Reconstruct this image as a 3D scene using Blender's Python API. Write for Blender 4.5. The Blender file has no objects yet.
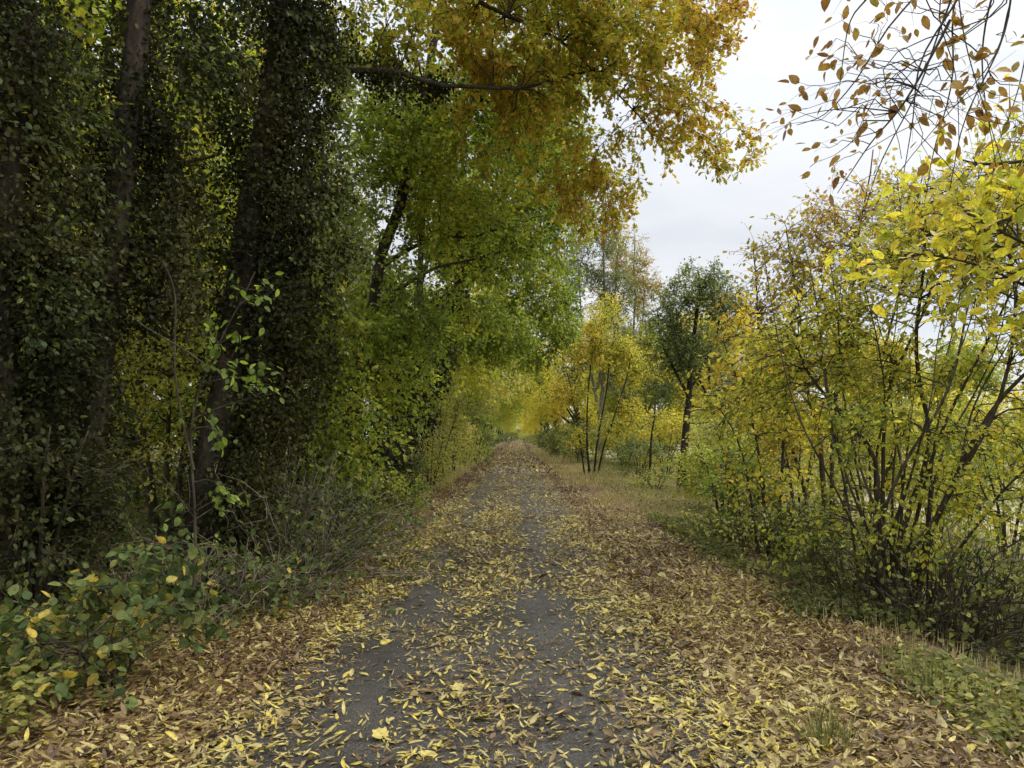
import bpy, math
import numpy as np

rng = np.random.default_rng(11)
S = bpy.context.scene
COL = S.collection

# ------------------------------------------------------------------ layout helpers
F, CX, CY, H = 740.0, 517.0, 437.0, 1.6        # focal length (px), vanishing point, eye height


def P(px, py, d):
    """a point at distance d along the path, read off the photograph"""
    return np.array([(px - CX) / F * d, d, H + (CY - py) / F * d])


_K = rng.normal(size=(10, 3)); _K /= np.linalg.norm(_K, axis=1)[:, None]
_PH = rng.uniform(0, 6.28, 10)


def noise(p, s):
    """smooth pseudo noise, about -1..1"""
    p = np.asarray(p, float)
    a = p @ (_K.T) * (2.2 / s) * np.linspace(.7, 1.9, 10)
    return np.sin(a + _PH).mean(-1) * 2.2


def ground_z(x, y):
    x = np.asarray(x, float); y = np.asarray(y, float)
    out = np.maximum(0, np.maximum(x - 1.7, -2.1 - x))
    amp = np.clip(out / 1.5, 0, 1)
    z = -0.012 + amp * 0.07 * noise(np.stack([x, y, 0 * x], -1), 2.6)
    z = z + np.where(x < 0, 0.18 * np.clip((-2.2 - x) / 2.0, 0, 1), 0)
    ditch = -0.26 * np.exp(-((x - 4.2) / 0.75) ** 2) * np.clip((14 - y) / 6, 0, 1)
    field = -0.45 * np.clip((x - 3.4) / 4.0, 0, 1)
    return z + ditch + field


# ------------------------------------------------------------------ mesh building
class Geo:
    def __init__(s):
        s.v = []; s.q = []; s.t = []; s.aq = []; s.at = []; s.n = 0

    def add(s, V, Q=None, T=None, tq=None, tt=None):
        V = np.asarray(V, np.float32).reshape(-1, 3)
        if Q is not None and len(Q):
            s.q.append(np.asarray(Q, np.int64) + s.n)
            s.aq.append(np.zeros(len(Q)) if tq is None else tq)
        if T is not None and len(T):
            s.t.append(np.asarray(T, np.int64) + s.n)
            s.at.append(np.zeros(len(T)) if tt is None else tt)
        s.v.append(V); s.n += len(V)

    def mesh(s, name, mat, base=(0, 0, 0), smooth=False):
        V = np.concatenate(s.v) - np.asarray(base, np.float32)
        Q = np.concatenate(s.q) if s.q else np.zeros((0, 4), np.int64)
        T = np.concatenate(s.t) if s.t else np.zeros((0, 3), np.int64)
        at = np.concatenate([np.concatenate(s.aq) if s.aq else np.zeros(0), np.concatenate(s.at) if s.at else np.zeros(0)])
        m = bpy.data.meshes.new(name)
        m.vertices.add(len(V)); m.vertices.foreach_set('co', np.ascontiguousarray(V, np.float32).ravel())
        nl = Q.size + T.size
        m.loops.add(nl); m.loops.foreach_set('vertex_index', np.concatenate([Q.ravel(), T.ravel()]).astype(np.int32))
        nf = len(Q) + len(T)
        m.polygons.add(nf)
        st = np.concatenate([np.arange(len(Q)) * 4, Q.size + np.arange(len(T)) * 3]).astype(np.int32)
        m.polygons.foreach_set('loop_start', st)
        if smooth:
            m.polygons.foreach_set('use_smooth', np.ones(nf, bool))
        a = m.attributes.new('tint', 'FLOAT', 'FACE'); a.data.foreach_set('value', at.astype(np.float32))
        m.update(calc_edges=True)
        m.materials.append(mat)
        return m

    def obj(s, name, mat, parent=None, base=(0, 0, 0), smooth=False):
        o = bpy.data.objects.new(name, s.mesh(name, mat, base, smooth))
        COL.objects.link(o)
        if parent is not None:
            o.parent = parent
        return o


def unit(a):
    return a / np.maximum(np.linalg.norm(a, axis=-1, keepdims=True), 1e-9)


# leaf outlines: x across, y along; (verts, quads, tris)
LEAF4 = (np.array([[0, 0], [1, .45], [0, 1], [-1, .45]], float), [[0, 1, 2, 3]], [])
LEAF7 = (np.array([[0, 0], [0, .5], [0, 1], [.85, .25], [1, .6], [-.85, .25], [-1, .6]], float), [],
         [[0, 3, 1], [1, 3, 4], [1, 4, 2], [0, 1, 5], [1, 6, 5], [1, 2, 6]])
LEAF11 = (np.array([[0, 0], [.78, .2], [0, .2], [-.78, .2], [1, .48], [0, .48], [-1, .48], [.62, .78], [0, .78], [-.62, .78], [0, 1]], float),
          [[1, 4, 5, 2], [2, 5, 6, 3], [4, 7, 8, 5], [5, 8, 9, 6]], [[0, 1, 2], [0, 2, 3], [7, 10, 8], [8, 10, 9]])
OAK = (np.array([[0, 0], [.4, .18], [.28, .3], [.8, .42], [.5, .55], [1, .7], [.55, .85], [0, 1],
                 [-.55, .85], [-1, .7], [-.5, .55], [-.8, .42], [-.28, .3], [-.4, .18]], float),
       [[0, 1, 2, 12], [2, 3, 4, 10], [2, 4, 10, 12], [4, 5, 6, 8], [4, 6, 8, 10]],
       [[0, 12, 13], [12, 10, 11], [10, 8, 9], [6, 7, 8]])
MAPLE = (np.array([[0, 0], [.5, .0], [.62, .24], [1.0, .40], [.7, .56], [.6, .8], [.34, .78], [0, 1],
                   [-.34, .78], [-.6, .8], [-.7, .56], [-1.0, .40], [-.62, .24], [-.5, .0], [0, .45]], float), [],
         [[14, i, (i + 1) % 14] for i in range(14)])


def leaves(g, pos, ydir, nrm, ln, wr, c1, c2, tint, tm=LEAF7):
    n = len(pos)
    if n == 0:
        return
    y = unit(ydir); z = unit(nrm - (nrm * y).sum(-1, keepdims=True) * y); x = np.cross(y, z)
    uv, Q, T = tm
    k = len(uv)
    ln = np.broadcast_to(ln, (n,)); wr = np.broadcast_to(wr, (n,)); c1 = np.broadcast_to(c1, (n,)); c2 = np.broadcast_to(c2, (n,))
    U = uv[None, :, 0] * wr[:, None]; W = np.broadcast_to(uv[None, :, 1], (n, k))
    Z = c1[:, None] * np.abs(U) + c2[:, None] * W ** 2
    V = pos[:, None] + ln[:, None, None] * (U[..., None] * x[:, None] + W[..., None] * y[:, None] + Z[..., None] * z[:, None])
    off = (np.arange(n) * k)[:, None, None]
    q = (np.array(Q)[None] + off).reshape(-1, 4) if len(Q) else None
    t = (np.array(T)[None] + off).reshape(-1, 3) if len(T) else None
    g.add(V.reshape(-1, 3), q, t, np.repeat(tint, len(Q)) if len(Q) else None, np.repeat(tint, len(T)) if len(T) else None)


def tubes(g, pts, rad, sides=5, tint=None):
    """M polylines of S points each"""
    pts = np.asarray(pts, float); rad = np.asarray(rad, float)
    M, n, _ = pts.shape
    if M == 0:
        return
    t = np.empty_like(pts)
    t[:, 1:-1] = pts[:, 2:] - pts[:, :-2]; t[:, 0] = pts[:, 1] - pts[:, 0]; t[:, -1] = pts[:, -1] - pts[:, -2]
    t = unit(t)
    a = np.array([.83, .45, .33]); a = a / np.linalg.norm(a)
    b = np.array([-.5, .8, .1])
    tm = unit(t.mean(1)); ref = np.where((np.abs(tm @ a) > .85)[:, None], b, a)[:, None]
    n1 = unit(np.cross(t, ref)); n2 = np.cross(t, n1)
    ang = np.arange(sides) * 2 * math.pi / sides
    ring = np.cos(ang)[None, None, :, None] * n1[:, :, None] + np.sin(ang)[None, None, :, None] * n2[:, :, None]
    V = pts[:, :, None] + rad[:, :, None, None] * ring
    i = np.arange(sides); j = (i + 1) % sides
    base = np.stack([i, j, j + sides, i + sides], -1)
    Q = base[None, None] + (np.arange(n - 1) * sides)[None, :, None, None] + (np.arange(M) * n * sides)[:, None, None, None]
    Q = Q.reshape(-1, 4)
    tip = np.arange(M)[:, None] * n * sides + (n - 1) * sides
    T = np.stack([tip + 0 * i[None, 2:], tip + i[None, 1:-1], tip + i[None, 2:]], -1).reshape(-1, 3)
    g.add(V.reshape(-1, 3), Q, T)


def smooth_line(pts, n, wob=0.0):
    """Catmull-Rom through pts, resampled to n points, with a natural wobble"""
    p = np.asarray(pts, float)
    q = np.vstack([2 * p[0] - p[1], p, 2 * p[-1] - p[-2]])
    u = np.linspace(0, len(p) - 1 - 1e-6, n); i = u.astype(int); f = (u - i)[:, None]
    a, b, c, d = q[i], q[i + 1], q[i + 2], q[i + 3]
    r = .5 * (2 * b + (c - a) * f + (2 * a - 5 * b + 4 * c - d) * f ** 2 + (3 * b - a - 3 * c + d) * f ** 3)
    if wob:
        w = np.stack([noise(r + 10 * k, .7) for k in range(3)], -1) * wob
        r = r + w * np.linspace(0, 1, n)[:, None] ** .5
    return r


# ------------------------------------------------------------------ materials
def nodes_of(name):
    m = bpy.data.materials.new(name); m.use_nodes = True
    nt = m.node_tree; nt.nodes.clear()
    return m, nt.nodes, nt.links


def ramp(N, cols, interp='LINEAR'):
    r = N.new('ShaderNodeValToRGB'); cr = r.color_ramp; cr.interpolation = interp
    while len(cr.elements) < len(cols):
        cr.elements.new(.5)
    for e, (p, c) in zip(cr.elements, cols):
        e.position = p; e.color = (*c, 1)
    return r


def leaf_mat(name, cols, trans=.4, rough=.5, spec=.3, glow=1.3, spots=.65):
    cols = [tuple(v * .95 + .05 * (.3 * c[0] + .6 * c[1] + .1 * c[2]) for v in c) for c in cols]
    m, N, L = nodes_of(name)
    at = N.new('ShaderNodeAttribute'); at.attribute_name = 'tint'
    r = ramp(N, [(i / (len(cols) - 1), c) for i, c in enumerate(cols)])
    L.new(at.outputs['Fac'], r.inputs[0])
    tc = N.new('ShaderNodeTexCoord'); nz = N.new('ShaderNodeTexNoise'); nz.inputs['Scale'].default_value = 38; nz.inputs['Detail'].default_value = 2
    L.new(tc.outputs['Object'], nz.inputs['Vector'])
    hs = N.new('ShaderNodeHueSaturation'); L.new(r.outputs[0], hs.inputs['Color'])
    mr = N.new('ShaderNodeMapRange'); mr.inputs[1].default_value = .3; mr.inputs[2].default_value = .7; mr.inputs[3].default_value = .72; mr.inputs[4].default_value = 1.25
    L.new(nz.outputs[0], mr.inputs[0]); L.new(mr.outputs[0], hs.inputs['Value'])
    n2 = N.new('ShaderNodeTexNoise'); n2.inputs['Scale'].default_value = 75; n2.inputs['Detail'].default_value = 3; L.new(tc.outputs['Object'], n2.inputs['Vector'])
    sr = ramp(N, [(.56, (0, 0, 0)), (.68, (spots,) * 3)]); L.new(n2.outputs[0], sr.inputs[0])
    sm = N.new('ShaderNodeMix'); sm.data_type = 'RGBA'; sm.inputs[7].default_value = (.13, .07, .03, 1)
    L.new(sr.outputs[0], sm.inputs[0]); L.new(hs.outputs[0], sm.inputs[6])
    hs = sm; hs_out = sm.outputs[2]
    b = N.new('ShaderNodeBsdfPrincipled'); b.inputs['Roughness'].default_value = rough; b.inputs['Specular IOR Level'].default_value = spec
    L.new(hs_out, b.inputs['Base Color'])
    out = N.new('ShaderNodeOutputMaterial')
    if trans > 0:
        t = N.new('ShaderNodeBsdfTranslucent')
        tcx = N.new('ShaderNodeMix'); tcx.data_type = 'RGBA'; tcx.blend_type = 'MULTIPLY'; tcx.inputs[0].default_value = 1; tcx.inputs[7].default_value = (glow, glow, glow * .72, 1)
        L.new(hs_out, tcx.inputs[6]); L.new(tcx.outputs[2], t.inputs['Color'])
        mx = N.new('ShaderNodeMixShader'); mx.inputs[0].default_value = trans
        L.new(b.outputs[0], mx.inputs[1]); L.new(t.outputs[0], mx.inputs[2]); L.new(mx.outputs[0], out.inputs[0])
    else:
        L.new(b.outputs[0], out.inputs[0])
    return m


def bark_mat(name, c0, c1, c2, scale=14):
    m, N, L = nodes_of(name)
    tc = N.new('ShaderNodeTexCoord'); mp = N.new('ShaderNodeMapping'); mp.inputs['Scale'].default_value = (1, 1, .25)
    L.new(tc.outputs['Object'], mp.inputs['Vector'])
    nz = N.new('ShaderNodeTexNoise'); nz.inputs['Scale'].default_value = scale; nz.inputs['Detail'].default_value = 6; nz.inputs['Roughness'].default_value = .65
    L.new(mp.outputs[0], nz.inputs['Vector'])
    r = ramp(N, [(.3, c0), (.5, c1), (.72, c2)]); L.new(nz.outputs[0], r.inputs[0])
    b = N.new('ShaderNodeBsdfPrincipled'); b.inputs['Roughness'].default_value = .85; b.inputs['Specular IOR Level'].default_value = .15
    L.new(r.outputs[0], b.inputs['Base Color'])
    bp = N.new('ShaderNodeBump'); bp.inputs['Strength'].default_value = .7; bp.inputs['Distance'].default_value = .02
    L.new(nz.outputs[0], bp.inputs['Height']); L.new(bp.outputs[0], b.inputs['Normal'])
    out = N.new('ShaderNodeOutputMaterial'); L.new(b.outputs[0], out.inputs[0])
    return m


M = {}
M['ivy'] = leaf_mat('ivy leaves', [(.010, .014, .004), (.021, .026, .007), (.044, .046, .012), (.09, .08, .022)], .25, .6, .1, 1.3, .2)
M['oak'] = leaf_mat('autumn oak leaves', [(.22, .27, .03), (.42, .42, .035), (.58, .48, .045), (.54, .33, .045), (.32, .15, .035)], .5, .5, .25)
M['twigleaf'] = leaf_mat('silhouetted brown twig leaves', [(.17, .16, .03), (.34, .25, .04), (.38, .22, .045), (.22, .11, .035)], .3, .55, .2, 1.0)  # brown leaves, colour darkened to read as backlit silhouettes against the sky
M['maple'] = leaf_mat('green maple leaves', [(.08, .13, .018), (.17, .25, .024), (.27, .34, .03), (.42, .43, .035), (.56, .47, .04)], .5, .5, .25)
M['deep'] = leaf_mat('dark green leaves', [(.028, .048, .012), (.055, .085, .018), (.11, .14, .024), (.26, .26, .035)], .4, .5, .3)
M['hazel'] = leaf_mat('yellowing hazel leaves', [(.18, .23, .024), (.35, .375, .03), (.52, .47, .035), (.63, .485, .04), (.50, .33, .04)], .5, .5, .25)
M['yellow'] = leaf_mat('bright yellow leaves', [(.32, .34, .035), (.50, .45, .04), (.64, .51, .045), (.62, .40, .04)], .5, .5, .25)
M['grey'] = leaf_mat('grey green leaves', [(.065, .10, .03), (.13, .18, .05), (.21, .26, .065), (.36, .35, .07)], .4, .5, .3)
M['pale'] = leaf_mat('pale olive leaves', [(.15, .20, .04), (.30, .34, .06), (.46, .45, .09), (.55, .45, .10)], .45, .5, .3)
M['brown'] = leaf_mat('brown olive leaves', [(.20, .22, .03), (.38, .32, .035), (.42, .26, .035), (.26, .13, .035)], .45, .5, .3)
M['bush'] = leaf_mat('round green leaves', [(.03, .055, .018), (.055, .09, .025), (.10, .14, .035), (.17, .18, .045), (.5, .36, .05)], .35, .6, .12)
M['herb'] = leaf_mat('low green herbs', [(.045, .06, .016), (.09, .11, .025), (.16, .17, .035), (.3, .27, .06)], .35, .6, .12)
M['grass'] = leaf_mat('verge grass', [(.09, .13, .025), (.19, .21, .05), (.33, .29, .11), (.40, .33, .16)], .3, .6, .2)
M['litter'] = leaf_mat('fallen leaves', [(.045, .026, .013), (.11, .062, .026), (.18, .115, .038), (.26, .20, .065), (.38, .32, .105), (.44, .35, .045)], .15, .5, .3)
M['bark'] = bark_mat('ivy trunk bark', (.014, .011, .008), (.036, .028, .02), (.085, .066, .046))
M['stem'] = bark_mat('hazel stems', (.022, .018, .012), (.045, .037, .024), (.10, .085, .05), 22)
M['palebark'] = bark_mat('pale grey bark', (.08, .07, .055), (.16, .14, .11), (.26, .23, .18), 20)
M['dry'] = bark_mat('dry twigs', (.06, .045, .03), (.15, .12, .085), (.29, .245, .18), 20)


def ground_mat():
    m, N, L = nodes_of('woodland floor')
    tc = N.new('ShaderNodeTexCoord')
    sx = N.new('ShaderNodeSeparateXYZ'); L.new(tc.outputs['Object'], sx.inputs[0])
    v = N.new('ShaderNodeTexVoronoi'); v.inputs['Scale'].default_value = 14; L.new(tc.outputs['Object'], v.inputs['Vector'])
    sc = N.new('ShaderNodeSeparateColor'); L.new(v.outputs['Color'], sc.inputs[0])
    r = ramp(N, [(0, (.035, .022, .014)), (.45, (.09, .052, .028)), (.75, (.17, .10, .05)), (1, (.28, .19, .085))]); L.new(sc.outputs[0], r.inputs[0])
    nz = N.new('ShaderNodeTexNoise'); nz.inputs['Scale'].default_value = .9; nz.inputs['Detail'].default_value = 5; L.new(tc.outputs['Object'], nz.inputs['Vector'])
    gr = ramp(N, [(.3, (.045, .06, .018)), (.7, (.13, .14, .045))]); L.new(nz.outputs[0], gr.inputs[0])
    fd = ramp(N, [(.25, (.20, .18, .09)), (.75, (.32, .27, .17))]); L.new(nz.outputs[0], fd.inputs[0])

    def band(lo, hi):
        a = N.new('ShaderNodeMapRange'); a.inputs[1].default_value = lo; a.inputs[2].default_value = hi
        L.new(sx.outputs['X'], a.inputs[0]); return a
    bl = band(-2.5, -4.0); br = band(2.9, 4.2); bf = band(7.5, 10)
    mxv = N.new('ShaderNodeMath'); mxv.operation = 'MAXIMUM'; L.new(bl.outputs[0], mxv.inputs[0]); L.new(br.outputs[0], mxv.inputs[1])
    mul = N.new('ShaderNodeMath'); mul.operation = 'MULTIPLY'; mul.inputs[1].default_value = .6; L.new(mxv.outputs[0], mul.inputs[0])
    m1 = N.new('ShaderNodeMix'); m1.data_type = 'RGBA'; L.new(mul.outputs[0], m1.inputs[0]); L.new(r.outputs[0], m1.inputs[6]); L.new(gr.outputs[0], m1.inputs[7])
    m2 = N.new('ShaderNodeMix'); m2.data_type = 'RGBA'; L.new(bf.outputs[0], m2.inputs[0]); L.new(m1.outputs[2], m2.inputs[6]); L.new(fd.outputs[0], m2.inputs[7])
    b = N.new('ShaderNodeBsdfPrincipled'); b.inputs['Roughness'].default_value = .9; b.inputs['Specular IOR Level'].default_value = .15
    L.new(m2.outputs[2], b.inputs['Base Color'])
    bp = N.new('ShaderNodeBump'); bp.inputs['Strength'].default_value = .6; bp.inputs['Distance'].default_value = .03
    L.new(v.outputs['Distance'], bp.inputs['Height']); L.new(bp.outputs[0], b.inputs['Normal'])
    out = N.new('ShaderNodeOutputMaterial'); L.new(b.outputs[0], out.inputs[0])
    return m


def asphalt_mat():
    m, N, L = nodes_of('old asphalt')
    tc = N.new('ShaderNodeTexCoord')
    n1 = N.new('ShaderNodeTexNoise'); n1.inputs['Scale'].default_value = 95; n1.inputs['Detail'].default_value = 3; L.new(tc.outputs['Object'], n1.inputs['Vector'])
    n2 = N.new('ShaderNodeTexNoise'); n2.inputs['Scale'].default_value = 1.3; n2.inputs['Detail'].default_value = 6; L.new(tc.outputs['Object'], n2.inputs['Vector'])
    r1 = ramp(N, [(.30, (.014, .0125, .011)), (.52, (.036, .033, .029)), (.70, (.095, .088, .078))]); L.new(n1.outputs[0], r1.inputs[0])
    r2 = ramp(N, [(.3, (.5, .47, .42)), (.7, (1.25, 1.22, 1.15))]); L.new(n2.outputs[0], r2.inputs[0])
    mm = N.new('ShaderNodeMix'); mm.data_type = 'RGBA'; mm.blend_type = 'MULTIPLY'; mm.inputs[0].default_value = 1
    L.new(r1.outputs[0], mm.inputs[6]); L.new(r2.outputs[0], mm.inputs[7])
    n3 = N.new('ShaderNodeTexNoise'); n3.inputs['Scale'].default_value = 6; n3.inputs['Detail'].default_value = 8; n3.inputs['Roughness'].default_value = .7; L.new(tc.outputs['Object'], n3.inputs['Vector'])
    r3 = ramp(N, [(.36, (.45, .42, .36)), (.5, (1, 1, 1)), (.66, (1.5, 1.45, 1.35))]); L.new(n3.outputs[0], r3.inputs[0])
    m3 = N.new('ShaderNodeMix'); m3.data_type = 'RGBA'; m3.blend_type = 'MULTIPLY'; m3.inputs[0].default_value = .4
    L.new(mm.outputs[2], m3.inputs[6]); L.new(r3.outputs[0], m3.inputs[7]); mm = m3
    b = N.new('ShaderNodeBsdfPrincipled'); b.inputs['Roughness'].default_value = .62; b.inputs['Specular IOR Level'].default_value = .32
    L.new(mm.outputs[2], b.inputs['Base Color'])
    bp = N.new('ShaderNodeBump'); bp.inputs['Strength'].default_value = .5; bp.inputs['Distance'].default_value = .006
    L.new(n1.outputs[0], bp.inputs['Height']); L.new(bp.outputs[0], b.inputs['Normal'])
    out = N.new('ShaderNodeOutputMaterial'); L.new(b.outputs[0], out.inputs[0])
    return m


# ------------------------------------------------------------------ tagging
def tag(o, label, cat, group=None, kind=None):
    if label: o['label'] = label
    if cat: o['category'] = cat
    if group: o['group'] = group
    if kind: o['kind'] = kind
    return o


def empty(name, loc, label, cat, group=None):
    o = bpy.data.objects.new(name, None); COL.objects.link(o)
    o.location = loc; o.empty_display_size = .3
    return tag(o, label, cat, group)


def dup(root, loc, rz=0.0, sc=1.0, label=None, group=None, name=None):
    r = root.copy(); COL.objects.link(r)
    r.location = loc; r.rotation_euler = (0, 0, rz); r.scale = (sc, sc, sc)
    if label: r['label'] = label
    if group: r['group'] = group
    for ch in list(root.children):
        c = ch.copy(); COL.objects.link(c); c.parent = r
    return r


# ------------------------------------------------------------------ plants
def blob_points(blobs, dens, gap=.45, gs=.7):
    out = []
    for c, r, k in blobs:
        r = np.asarray(r, float)
        n = max(4, int(4.19 * r.prod() * dens * k))
        u = unit(rng.normal(size=(n * 3, 3))) * (rng.uniform(0, 1, (n * 3, 1)) ** .42)
        p = np.asarray(c) + u * r * (1 + .28 * noise(u * 2.3 + np.asarray(c), 1.1)[:, None])
        keep = noise(p, gs) > (-.9 + gap * 1.2) * 1.0
        p = p[keep]
        out.append(p[:n])
    p = np.concatenate(out)
    return p[p[:, 2] > ground_z(p[:, 0], p[:, 1]) + .1]


def plant(name, label, cat, stems, blobs, mat, dens=20, k=4, m=5, L=.3, leaf=.07, wr=.36, droop=.35, tm=LEAF7, tint=(.45, .25, .15),
          gap=.4, wood='stem', ivy=None, group=None, parts=('trunk', 'crown'), tgrad=0., limbs=True, jit=.025, split=False, limit=None, sides=8, twigs=True, gs=.7, minr=.0035, fold=.25, hang=None, br=(.004, .011)):
    """stems: [(points, r0, r1)], blobs: [(centre, radii, density factor)]"""
    base = np.array(stems[0][0][0], float)
    root = empty(name, base, label, cat, group)
    nodes = []; rads = []
    gw = Geo()
    for j, (pts, r0, r1) in enumerate(stems):
        n = 16
        ln = smooth_line(pts, n, .05 if r0 < .12 else .08)
        rr = r0 + (r1 - r0) * np.linspace(0, 1, n) ** .8
        if j == 0 or split:
            rr[0] *= 1.35; rr[1] *= 1.1
        own = split or (limbs and parts[0] == 'trunk')
        g = Geo() if own else gw
        tubes(g, ln[None], rr[None], sides)
        if own:
            g.obj('stem' if split else ('trunk' if j == 0 else 'limb'), M[wood], root, base, True)
        nodes.append(ln[3:]); rads.append(rr[3:])
    nodes = np.concatenate(nodes); rads = np.concatenate(rads)
    gl = Geo()
    if blobs:
        C = blob_points(blobs, dens * (1.3 if leaf < .11 else 1.1), gap, gs)
        if limit and len(C) > limit: C = C[rng.permutation(len(C))[:limit]]
        d0 = np.min(np.linalg.norm(C[:, None] - nodes[None, ::2], axis=-1), 1)
        C = C[np.argsort(d0)]
        NP = np.zeros((len(nodes) + len(C) * 5, 3)); NR = np.zeros(len(NP)); nn = len(nodes)
        NP[:nn] = nodes; NR[:nn] = rads
        lines = []; lr = []
        s = np.linspace(0, 1, 6)[:, None]
        for c in C:
            dv = NP[:nn] - c
            dist = np.sqrt((dv * dv).sum(1))
            cost = dist + .7 * np.maximum(0, dv[:, 2]) + .002 / NR[:nn]
            i = int(np.argmin(cost)); a = NP[i]; dd = dist[i]
            ctrl = a + .5 * (c - a) + np.array([0, 0, .16 * dd]) + rng.normal(0, .07 * dd, 3)
            ln = (1 - s) ** 2 * a + 2 * s * (1 - s) * ctrl + s * s * c
            ln[1:-1] += rng.normal(0, jit * dd, (4, 3))
            ra = min(NR[i] * .75, br[0] + br[1] * dd)
            rr = np.maximum(ra + (minr - ra) * s[:, 0], minr * .8)
            lines.append(ln); lr.append(rr)
            NP[nn:nn + 5] = ln[1:]; NR[nn:nn + 5] = rr[1:]; nn += 5
        lines = np.array(lines); lr = np.array(lr)
        tubes(gw, lines, lr, 5)
        # sprays of leaves
        n = len(C)
        cen = C.mean(0)
        outw = unit(C - cen) * .5 + unit(C - lines[:, 3]) * .9
        td = unit(outw[:, None] + rng.normal(0, .75, (n, k, 3)) + np.array([0, 0, .05]))
        if hang: td = unit(td + np.array([0, 0, -hang]))
        TL = L * rng.uniform(.6, 1.3, (n, k, 1))
        st = C[:, None] + rng.normal(0, .1 * L, (n, k, 3))
        if twigs:
            sag = np.array([0, 0, -.12])
            tp = np.stack([np.broadcast_to(C[:, None], st.shape), st + td * TL * .5, st + td * TL + sag * TL], 2).reshape(-1, 3, 3)
            tubes(gw, tp, np.broadcast_to(np.array([minr, minr * .75, minr * .45]), (len(tp), 3)), 3)
        t = (np.linspace(.15, 1.05, m)[None, None] + rng.normal(0, .08, (n, k, m)))[..., None]
        pos = st[:, :, None] + td[:, :, None] * TL[:, :, None] * t + np.array([0, 0, -.12]) * TL[:, :, None] * t ** 2
        pos = pos + rng.normal(0, leaf * .25, pos.shape)
        yd = td[:, :, None] * .6 + rng.normal(0, .6, pos.shape) + np.array([0, 0, -droop])
        nr = rng.normal(0, .55, pos.shape) + np.array([0, 0, 1.0])
        pos = pos.reshape(-1, 3); yd = yd.reshape(-1, 3); nr = nr.reshape(-1, 3)
        N = len(pos)
        tn = tint[0] + tint[1] * noise(pos, 1.1) + rng.normal(0, tint[2], N) + tgrad * (pos[:, 0] - cen[0])
        leaves(gl, pos, yd, nr, leaf * rng.uniform(.6, 1.25, N), wr * .76 * rng.uniform(.75, 1.2, N), fold * rng.uniform(.2, 1.4, N), rng.uniform(-.3, .12, N), np.clip(tn, 0, 1), tm)
    if gw.n:
        gw.obj('twigs' if split else ('branches' if limbs and parts[0] == 'trunk' else parts[0]), M[wood], root, base, True)
    if gl.n:
        gl.obj(parts[1], mat, root, base)
    if ivy:
        gi = Geo(); gv = Geo()
        for (pts, thick, cnt, lf) in ivy:
            ln = smooth_line(pts, 60, .05)
            u = rng.uniform(0, 59, cnt); i = u.astype(int); f = (u - i)[:, None]
            i2 = np.minimum(i + 1, 59)
            c = ln[i] * (1 - f) + ln[i2] * f
            o = rng.normal(size=(cnt, 3)); o[:, 2] *= .35; o = unit(o)
            th = thick[0] + (thick[1] - thick[0]) * (u / 59)
            bulge = np.clip(.7 + .95 * noise(c + o * .8, .8), .3, 2.0)
            rad = th * bulge * rng.uniform(.45, 1.0, cnt) ** .5
            p = c + o * rad[:, None]
            ncl = max(6, cnt // 170); nc2 = int(cnt * .55)          # clumps that stand out from the trunk
            uc = rng.uniform(0, 59, ncl).astype(int); oc = rng.normal(size=(ncl, 3)); oc[:, 2] *= .3; oc = unit(oc)
            tc_ = thick[0] + (thick[1] - thick[0]) * (uc / 59)
            cc = ln[uc] + oc * (tc_ * rng.uniform(.5, 1.35, ncl))[:, None]
            ic = rng.integers(0, ncl, nc2)
            p[:nc2] = cc[ic] + rng.normal(0, 1, (nc2, 3)) * np.array([.13, .13, .2]) * rng.uniform(.5, 1.2, ncl)[ic][:, None]
            o[:nc2] = unit(o[:nc2] + oc[ic])
            c = c.copy(); c[:nc2] = ln[uc][ic]
            p[:, 2] += rng.normal(0, .05, cnt)
            yd = o * .35 + rng.normal(0, .65, (cnt, 3)) + np.array([0, 0, -.6])
            nr = o + rng.normal(0, .75, (cnt, 3)) + np.array([0, 0, .35])
            tn = .42 + .25 * noise(p, .6) + rng.normal(0, .22, cnt)
            leaves(gi, p, yd, nr, lf * rng.uniform(.6, 1.25, cnt), rng.uniform(.24, .42, cnt), .2, -.15, np.clip(tn, 0, 1), LEAF7)
            ns = cnt // 60
            ii = rng.integers(0, cnt, ns)
            a = c[ii]; b = p[ii] + o[ii] * .05
            mid = (a + b) / 2 + np.array([0, 0, -.06])
            tubes(gv, np.stack([a, mid, b], 1), np.broadcast_to(np.array([.008, .006, .003]), (ns, 3)), 3)
        gi.obj('ivy', M['ivy'], root, base)
        gv.obj('ivy_vine', M['bark'], root, base)
    return root


def B(px, py, d, rx, ry, rz, k=1.0):
    return (P(px, py, d), (rx, ry, rz), k)


def G(px, d, dz=-.05):
    """ground point under an image column at distance d"""
    x = (px - CX) / F * d
    return np.array([x, d, float(ground_z(x, d)) + dz])


# ================================================================== SETTING
# ground sheet
xs = np.unique(np.concatenate([np.linspace(-9, 12, 150), -9 - np.geomspace(.3, 400, 36), 12 + np.geomspace(.3, 400, 36)]))
ys = np.unique(np.concatenate([np.linspace(-6, 30, 190), 30 + np.geomspace(.3, 700, 60), -6 - np.geomspace(.3, 60, 12)]))
XX, YY = np.meshgrid(xs, ys)
V = np.stack([XX, YY, ground_z(XX, YY)], -1).reshape(-1, 3)
nx, ny = len(xs), len(ys)
i = (np.arange(ny - 1)[:, None] * nx + np.arange(nx - 1)[None]).ravel()
g = Geo(); g.add(V, np.stack([i, i + 1, i + 1 + nx, i + nx], -1))
tag(g.obj('ground', ground_mat(), smooth=True), 'woodland floor and open field beside the path', 'ground', kind='structure')

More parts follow.
